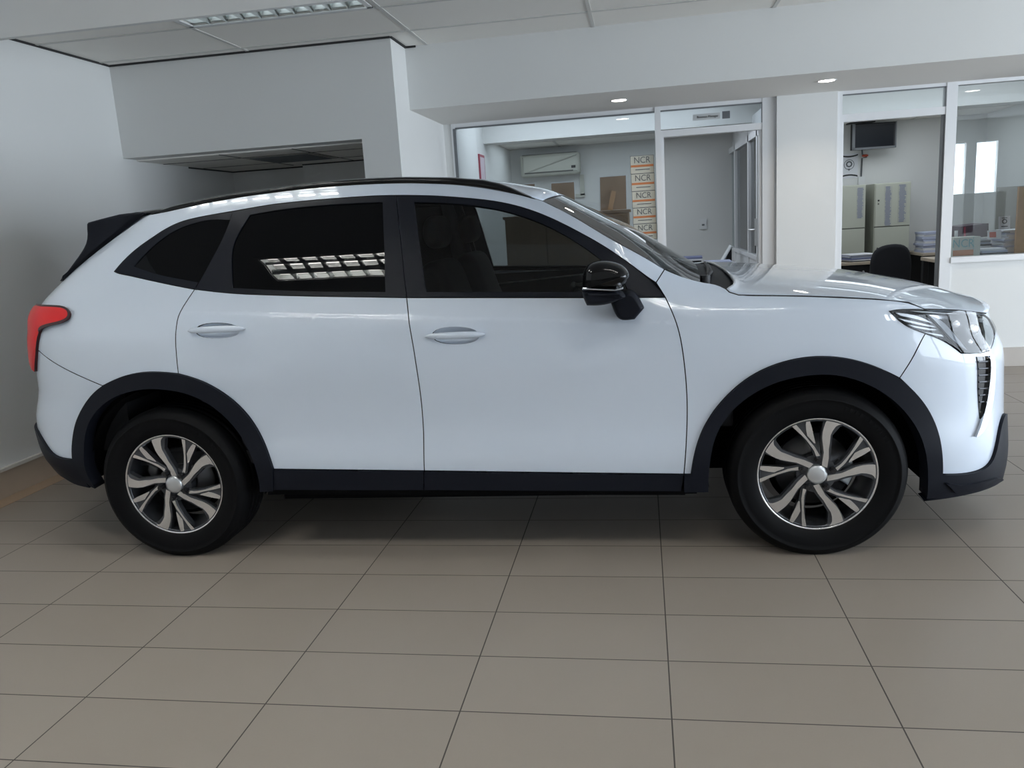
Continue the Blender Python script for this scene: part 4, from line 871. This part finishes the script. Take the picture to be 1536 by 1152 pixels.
# roof between the rails
RE=[(0.3195,-0.7068,1.4433),(0.2492,-0.6936,1.4673),(0.1451,-0.6780,1.4948),(0.0225,-0.6616,1.5220),(-0.1417,-0.6472,1.5442),(-0.3433,-0.6376,1.5582),(-0.6129,-0.6348,1.5614),(-0.8841,-0.6402,1.5513),(-1.1620,-0.6538,1.5260),(-1.3637,-0.6409,1.5019),(-1.5980,-0.5128,1.4899)]
rows=[]
for i,(x,y,z) in enumerate(RE):
    f=WE[0][3] if i==0 else 0; row=[]
    cr=.045 if i else .03
    tt=i/(len(RE)-1)
    fb=WE[0][3]*max(0,1-i/3)
    for k in range(-14,15):
        s_=k/14; w=1-s_*s_; row.append((x+fb*w-(.10*w if i==len(RE)-1 else 0),abs(y)*s_,z+cr*(1-abs(s_)**3)))
    rows.append(row)
rf=MB().grid(rows,0,True).build('roof',['paint','interior'],CAR,fixn=True)
md=rf.modifiers.new('thick','SOLIDIFY'); md.thickness=.035; md.offset=-1; md.material_offset=1; md.material_offset_rim=1
# roof rails

for sg in (1,-1):
    rows=[]
    for x,zt,zb,yb in [(-1.4258,1.5041,1.5021,-0.6199),(-1.3558,1.5190,1.5020,-0.6436),(-1.2983,1.5295,1.5069,-0.6544),(-1.1328,1.5528,1.5290,-0.6530),(-1.0010,1.5639,1.5417,-0.6464),(-0.8688,1.5721,1.5513,-0.6408),(-0.6897,1.5824,1.5590,-0.6365),(-0.5211,1.5874,1.5601,-0.6365),(-0.3809,1.5846,1.5588,-0.6377),(-0.2535,1.5797,1.5528,-0.6419),(-0.0592,1.5631,1.5338,-0.6545),(0.0730,1.5444,1.5116,-0.6685),(0.1396,1.5260,1.4957,-0.6778),(0.1865,1.5068,1.4818,-0.6857),(0.2384,1.4807,1.4663,-0.6944),(0.2899,1.4549,1.4522,-0.7021)]:
        rows.append([(x,sg*(yb+.005),zb-.006),(x,sg*(yb-.004),zb+(zt-zb)*.6),(x,sg*(yb+.006),zt-.004),(x,sg*(yb+.020),zt),(x,sg*(yb+.036),zt-.004),(x,sg*(yb+.045),zb+(zt-zb)*.5),(x,sg*(yb+.045),zb-.01)])
    b=MB().grid(rows,0,True,None,True); b.build('roof_rail',['gloss'],CAR,fixn=True)
# antenna fin
an=MB(); an.pillow([(-1.38,1.53),(-1.25,1.545),(-1.29,1.572),(-1.345,1.578),(-1.36,1.575)],-.035,.005,.012,0); an.build('roof_antenna',['paint'],CAR)
# spoiler: wing between two fins
FIN=[(-1.4324,1.5063,1),(-1.5116,1.5142),(-1.5805,1.5083,1),(-1.6878,1.4915),(-1.7353,1.4827,1),(-1.7422,1.4757),(-1.7459,1.4553,1),(-1.7402,1.4283),(-1.7423,1.4076),(-1.7596,1.3848),(-1.9222,1.2292,1),(-1.8038,1.2882),(-1.6466,1.3902),(-1.5073,1.4819,1)]
fl=smooth_loop(FIN,.03)
for sg in (1,-1):
    b=MB(); b.pillow(fl,-.625*sg,-.565*sg,.012,0); b.build('spoiler_fin',['satin'],CAR)
tl=[(-1.4329,1.5034),(-1.5116,1.5142),(-1.5805,1.5083),(-1.6541,1.4968),(-1.7220,1.4833),(-1.7426,1.4698),(-1.7453,1.4493),(-1.6968,1.4405),(-1.5620,1.4647),(-1.4548,1.4874)]
rows=[]
for k in range(-10,11):
    s_=k/10; w=1-s_*s_; row=[]
    for j,(x,z) in enumerate(tl):
        back=max(0,min(1,(-1.55-x)/.35)); row.append((x-.07*w*back,.585*s_,z+.03*w*(1-.4*back)))
    rows.append(row)
b=MB().grid(rows,0,True,None,True); b.build('spoiler',['gloss'],CAR,fixn=True)
# door mirrors
CAP=smooth_loop([(0.4812,1.1111,1),(0.4832,1.1550),(0.4868,1.1816),(0.4997,1.1979),(0.5220,1.2087),(0.5488,1.2121),(0.5777,1.2093),(0.6064,1.2017),(0.6347,1.1869),(0.6533,1.1691),(0.6595,1.1531),(0.6523,1.1365),(0.6323,1.1157),(0.6028,1.1026,1)],.012)
HOU=smooth_loop([(0.4801,1.1136,1),(0.5446,1.1079),(0.6028,1.1038),(0.6316,1.0963),(0.6358,1.0765,1),(0.5865,1.0556),(0.5227,1.0488),(0.4958,1.0526,1),(0.4821,1.0767)],.012)
FOOT=smooth_loop([(0.5797,1.0502,1),(0.6158,1.0787),(0.6488,1.0947),(0.6708,1.0835),(0.6849,1.0603),(0.7036,1.0216,1),(0.6675,0.9815,1),(0.6123,0.9776),(0.6025,0.9857)],.012)
for d,sg in zip(FD,(1,-1)):
    b=MB(); b.pillow(CAP,-.955*sg,-1.10*sg,.06,0,n=7,flat=.62); mc=b.build('mirror_cap',['gloss'],d)
    b=MB(); b.pillow(HOU,-.955*sg,-1.09*sg,.035,0,n=5,flat=.6); b.build('mirror_housing',['cladding'],d)
    b=MB(); b.pillow(FOOT,-.86*sg,-.985*sg,.03,0,n=4,flat=.5); b.build('mirror_foot',['cladding'],d)
    st=[(0.4838,1.1134),(0.6003,1.1015),(0.6296,1.1085),(0.6298,1.1146),(0.6007,1.1112),(0.4841,1.1220)]
    b=MB(); b.pillow(st,-1.03*sg,-1.098*sg,.006,0,n=2); b.build('mirror_strip',['chrome'],d)
# ------------------------------------------------------------------ wheels
def polar(L,R,rot,cx,cz):
    return [(cx+R*r*math.sin(math.radians(a+rot)),cz+R*r*math.cos(math.radians(a+rot))) for r,a in L]
MAIN=[(.17,-2),(.40,-12),(.64,-20.3),(.75,-20.8),(.83,-20.2),(.90,-19.4),(.985,-18),(.985,-8),(.985,-1),(.95,-3.2),(.92,-6),(.885,-7.8),(.80,-9.4),(.716,-10),(.60,-7.5),(.48,-4.5),(.34,6),(.20,27)]
LONG=[(.315,41.8),(.42,38),(.513,33.2),(.64,28.4),(.747,24.6),(.86,21.2),(.93,19.4),(.985,19),(.985,22.8),(.85,25.7),(.695,29.6),(.60,33.2),(.495,39.6),(.337,52)]
SLIV=[(.985,34.2),(.985,37.2),(.92,37.6),(.83,38.6),(.72,39.4),(.55,41.5),(.56,39.0),(.65,34),(.705,31.3),(.80,31.6),(.90,32.6)]
WEDGE=[(.30,38),(.45,33),(.62,27),(.80,22),(.985,20),(.985,36.5),(.85,37.5),(.70,39),(.52,42.5),(.36,55),(.26,60)]
WEB=[(.16,-6),(.40,-16),(.66,-22),(.985,-21),(.985,2),(.90,-3),(.72,-7),(.50,0),(.30,20),(.2,34)]
def wheel(x,sg,rot):
    """sg=1 near side (faces -Y)"""
    R=.229; z=.332; yo=-.872*sg; D=sg
    b=MB()
    # barrel, lip and hub casting in dark alloy
    b.lathe([(R*.93,yo+D*.004),(R*.955,yo-D*.004),(R*.93,yo+D*.02),(R*.90,yo+D*.06),(R*.86,yo+D*.16),(R*.90,yo+D*.18)],(x,0,z),72,0)
    for k in range(5):
        for L in (WEB,WEDGE):
            pl=polar(L,R,(rot+72*k)*1,0,0)
            pl=[(x+px_*1,z+pz_) for px_,pz_ in pl]
            b.prism(pl,yo+D*.004,yo+D*.030,0)
    hub=[(.33,a) for a in range(0,360,12)]
    b.prism(polar(hub,R,0,x,z),yo+D*.010,yo+D*.05,0)
    w=b.build('wheel',['rimdark'],CAR)
    # tyre
    T=MB(); Ro=.342
    prof=[(R*.96,yo+D*.002),(R*1.0,yo-D*.006),(R*1.05,yo-D*.014),(.262,yo-D*.020),(.285,yo-D*.024),(.300,yo-D*.0235),(.302,yo-D*.0255),(.306,yo-D*.0255),(.308,yo-D*.022),(.322,yo-D*.014),(.334,yo+D*.002),(.340,yo+D*.018),(Ro,yo+D*.03)]
    for g in (.055,.095,.135): prof+=[(Ro,yo+D*(g-.004)),(Ro-.007,yo+D*(g-.003)),(Ro-.007,yo+D*(g+.003)),(Ro,yo+D*(g+.004))]
    prof+=[(Ro,yo+D*.165),(.336,yo+D*.185),(.318,yo+D*.205),(.28,yo+D*.215),(R*.96,yo+D*.19)]
    T.lathe(prof,(x,0,z),96,0)
    # raised bars of moulded sidewall lettering, too blurred to read
    for k in range(11):
        a=math.radians(28+4.2*k)
        c=Vector((x+.283*math.cos(a),yo-D*.0245,z+.283*math.sin(a)))
        T.box(-.007,.007,-.0012,.0012,-.0035,.0035,0,Matrix.Translation(c)@Matrix.Rotation(-a,4,'Y'))
    T.build('tyre',['rubber'],w,fixn=True)
    # machined faces
    for k in range(5):
        s_=MB()
        for L in (MAIN,LONG,SLIV):
            s_.prism(polar(L,R,rot+72*k,x,z),yo-D*.002,yo+D*.006,0)
        s_.build('spoke',['machined'],w,fixn=True)
    lip=MB(); 
    prof=[(R*.955,yo-D*.0022),(R*.985,yo-D*.004),(R,yo-D*.003),(R*1.0,yo+D*.004),(R*.955,yo+D*.004)]
    lip.lathe(prof,(x,0,z),96,0,closed=True); lip.build('rim_lip',['machined'],w,fixn=True)
    c=MB(); c.lathe([(.0,yo-D*.010),(.012,yo-D*.0097),(.026,yo-D*.0085),(.036,yo-D*.006),(.0385,yo-D*.001),(.039,yo+D*.012)],(x,0,z),40,0); c.build('centre_cap',['capsilver'],w,fixn=True)
    for k in range(5):
        a=math.radians(rot+72*k+46)
        n=MB(); cx=x+.262*R*math.sin(a); cz=z+.262*R*math.cos(a)
        n.cyl((cx,yo-D*.001,cz),.0125,.03,'y',6,0,smooth=False); n.cyl((cx,yo-D*.016,cz),.0085,.01,'y',12); n.build('wheel_nut',['nut'],w)
    d=MB(); d.lathe([(.06,yo+D*.075),(.075,yo+D*.07),(.08,yo+D*.078),(.145,yo+D*.078),(.148,yo+D*.1),(.06,yo+D*.1)],(x,0,z),64,0,closed=True); d.build('brake_disc',['disc'],w,fixn=True)
    d=MB(); d.lathe([(.0,yo+D*.085),(.165,yo+D*.10),(.17,yo+D*.12),(.0,yo+D*.13)],(x,0,z),48,0); d.build('dust_shield',['under'],w,fixn=True)
    q=MB(); A0=math.radians(-55)
    out=[(.105,-30),(.15,-34),(.16,0),(.15,34),(.105,30),(.11,0)]
    if rot>0: pl=[(x+r*math.cos(math.radians(a*.75-2)),z+r*math.sin(math.radians(a*.75-2))) for r,a in out]
    else: pl=[(x-r*math.cos(math.radians(a*.5)),z+r*math.sin(math.radians(a*.5+18))) for r,a in out]
    q.pillow(pl,yo+D*.055,yo+D*.115,.012,0,n=2); q.build('brake_caliper',['caliper' if rot>0 else 'disc'],w,fixn=True)
    return w
for x,rot in ((-1.35,-1),(1.35,27)):
    for sg in (1,-1): wheel(x,sg,rot)
# wheel housings and underbody
for x in (-1.35,1.35):
    for sg in (1,-1):
        b=MB(); pr=[]
        pts=[(x+.415*math.cos(a),.345+.42*math.sin(a)) for a in [math.radians(v) for v in (range(-9,190,9) if x>0 else range(-9,182,9))]]
        b.grid([[(px_,-(min(.90,-plan(px_)[1])-.035)*sg,pz_) for px_,pz_ in pts],[(px_,-.48*sg,pz_) for px_,pz_ in pts]],0,True)
        N=len(pts); b.add([(p[0],-.48*sg,p[1]) for p in pts],[tuple(range(N))],0)
        b.build('wheel_housing',['under'],CAR)
UB=MB()
UB.box(-.90,.90,-.76,.76,.22,.30,0); UB.box(-.86,.86,-.82,-.74,.245,.42,0); UB.box(-.86,.86,.74,.82,.245,.42,0)
UB.box(-1.9,1.9,-.48,.48,.24,.36,0); UB.box(-1.92,-1.80,-.66,.66,.38,.46,0); UB.box(1.80,1.95,-.66,.66,.24,.32,0)
UB.build('underbody',['under'],CAR)
pair('sill',[(-0.9088,0.3141,1),(-0.2174,0.3080),(0.8447,0.2851,1),(0.8445,0.2553,1),(-0.2214,0.2745),(-0.9146,0.2829,1)],['under','under'],both,off=-.012,thick=.05,inset=0)
# ------------------------------------------------------------------ cabin
b=MB(); b.box(-1.6,.95,-.80,.80,.40,.46,0); b.box(-1.9,-1.6,-.75,.75,.46,.95,0); b.build('cabin_floor',['interior'],CAR)
b=MB(); b.pillow([(.62,.50),(1.05,.50),(1.05,1.03),(.93,1.055),(.70,1.03),(.60,.96)],-.78,.78,.04,0); b.build('dashboard',['interior'],CAR)
b=MB()
def tor(b,c,R,r,tilt,n=32,k=8):
    rows=[]
    for i in range(n):
        a=2*PI*i/n; row=[]
        for j in range(k):
            t=2*PI*j/k; p=Vector(((r*math.sin(t)),(R+r*math.cos(t))*math.cos(a),(R+r*math.cos(t))*math.sin(a)))
            p=Matrix.Rotation(tilt,3,'Y')@p; row.append((p.x+c[0],p.y+c[1],p.z+c[2]))
        rows.append(row)
    rows.append(rows[0]); b.grid(rows,0,True,None,True)
tor(b,(.50,-.38,.88),.18,.016,-.45); b.tube([(.50,-.38,.88),(.72,-.38,.80)],.035,12); b.build('steering_wheel',['interior'],CAR)
BK=[(-.20,.62),(-.02,.60),(.00,.72),(-.04,.90),(-.10,1.08),(-.135,1.20),(-.165,1.235),(-.21,1.235),(-.25,1.20),(-.27,1.05),(-.27,.85)]
HR=[(-.165,1.27),(-.145,1.30),(-.155,1.40),(-.18,1.425),(-.22,1.42),(-.245,1.38),(-.245,1.30),(-.22,1.265)]
for yc in (-.38,.38):
    b=MB(); b.pillow(smooth_loop([p for p in BK],.03),yc-.235,yc+.235,.07,0,n=5,flat=.6); st=b.build('seat_backrest',['interior'],CAR)
    b=MB(); b.pillow(smooth_loop(HR,.02),yc-.125,yc+.125,.05,0,n=4,flat=.6); b.build('headrest',['interior'],st)
    b=MB(); b.pillow([(-.20,.46),(.32,.46),(.36,.58),(.30,.63),(-.10,.62),(-.22,.60)],yc-.245,yc+.245,.05,0); b.build('seat_cushion',['interior'],CAR)
b=MB(); b.pillow([(-1.20,.62),(-1.02,.60),(-1.05,.9),(-1.14,1.12),(-1.22,1.14),(-1.30,1.05),(-1.30,.8)],-.62,.62,.06,0); b.pillow([(-1.2,.46),(-.62,.46),(-.58,.58),(-.66,.62),(-1.1,.6)],-.62,.62,.05,0); b.build('rear_seat',['interior'],CAR)
# door cards and centre pillars inside
for sg in (1,-1):
    b=MB(); b.box(-.28,.80,-.80*sg,-.77*sg,.46,1.07,0); b.box(-1.05,-.30,-.79*sg,-.76*sg,.46,1.07,0); b.build('door_card',['interior'],CAR)
    b=MB(); rows=[]
    for z,xa,xb in ((.5,-.34,-.24),(.8,-.345,-.245),(1.08,-.36,-.255),(1.25,-.372,-.28),(1.40,-.385,-.31),(1.50,-.39,-.33)):
        yy=.775-max(0,z-1.06)*.36; rows.append([(xa,-yy*sg,z),(xb,-yy*sg,z),(xb,-(yy-.045)*sg,z),(xa,-(yy-.045)*sg,z)])
    b.grid(rows,0,True,None,True); b.build('centre_pillar',['intgrey'],CAR,fixn=True)
    b=MB(); b.tube([(-.30,-.66*sg,1.36),(-.25,-.66*sg,1.15),(-.22,-.70*sg,.9),(-.21,-.72*sg,.6)],.022,6); b.build('seat_belt',['belt'],CAR)
b=MB(); b.tube([(-.22,.765,1.005),(.1,.765,1.025),(.55,.765,1.05),(.80,.765,1.055)],.004); b.build('door_card_trim',['silver'],CAR)
b=MB(); b.tube([(.33,.76,.985),(.36,.735,.985),(.44,.735,.99),(.47,.76,1.0)],.010); b.ball((.33,.755,.985),.016,0); b.build('inner_door_handle',['silver'],CAR)

# ------------------------------------------------------------------ daylight, and fill lights added to brighten the offices
def area(name,loc,rot,sx,sy,e,col):
    l=bpy.data.lights.new(name,'AREA'); l.shape='RECTANGLE'; l.size=sx; l.size_y=sy; l.energy=e; l.color=col
    p=bpy.data.objects.new(name,l); COL.objects.link(p); p.location=loc; p.rotation_euler=rot; return p
SKY=(.79,.89,1.)
for y0,y1,g_ in ((-7.6,-5.35,.7),(-5.15,-2.75,.8),(-2.55,-.15,1.8),(.05,1.9,1.8)):
    area('window_daylight',(8.66,(y0+y1)/2,1.20),(0,PI/2,0),2.2,y1-y0,95*(y1-y0)*.29*g_,SKY)
for x0,x1 in ((6.95,7.3),(7.5,7.9)):
    area('window_daylight',((x0+x1)/2,-8.66,1.85),(PI/2,0,0),x1-x0,1.0,52*(x1-x0)*.85,SKY)
area('office_fill_light',(.4,3.55,2.44),(0,0,0),2.2,.9,15*.75,(.80,.89,1.))  # soft fill added under the office ceilings, no fixture modelled
area('office_fill_light',(3.3,3.55,2.44),(0,0,0),2.0,.9,9*.75,(.86,.93,1.))
area('office_fill_light',(.4,4.98,2.19),(0,0,0),2.2,.9,7.5*.75,(.80,.90,1.))
area('office_fill_light',(3.3,5.0,2.19),(0,0,0),1.6,.8,6.5*.75,(.84,.92,1.))
area('office_fill_light',(6.6,4.4,2.44),(0,0,0),2.4,1.2,16*.75,(.95,.97,1.))
w=bpy.data.worlds.new('daylight'); SC.world=w; w.use_nodes=True
bg=w.node_tree.nodes['Background']; bg.inputs[0].default_value=(.75,.86,1.,1); bg.inputs[1].default_value=1.2
SC.view_settings.view_transform='Standard'; SC.view_settings.look='None'; SC.view_settings.gamma=1; SC.view_settings.use_curve_mapping=False
SC.view_settings.exposure=.80
SC.cycles.use_denoising=True; SC.cycles.max_bounces=10; SC.cycles.transparent_max_bounces=24; SC.cycles.sample_clamp_indirect=6; SC.cycles.caustics_reflective=False; SC.cycles.caustics_refractive=False

# ------------------------------------------------------------------ camera
cam=bpy.data.cameras.new('camera'); co=bpy.data.objects.new('camera',cam); COL.objects.link(co); SC.camera=co
cam.sensor_width=36; cam.sensor_fit='HORIZONTAL'; cam.lens=28.3758; cam.clip_start=.05; cam.clip_end=200
co.matrix_world=Matrix([[0.986192, 0.029444, 0.162968, 0.715723], [0.153639, 0.204619, -0.966709, -3.998298], [-0.06181, 0.978399, 0.19727, 1.370171], [0.0, 0.0, 0.0, 1.0]])
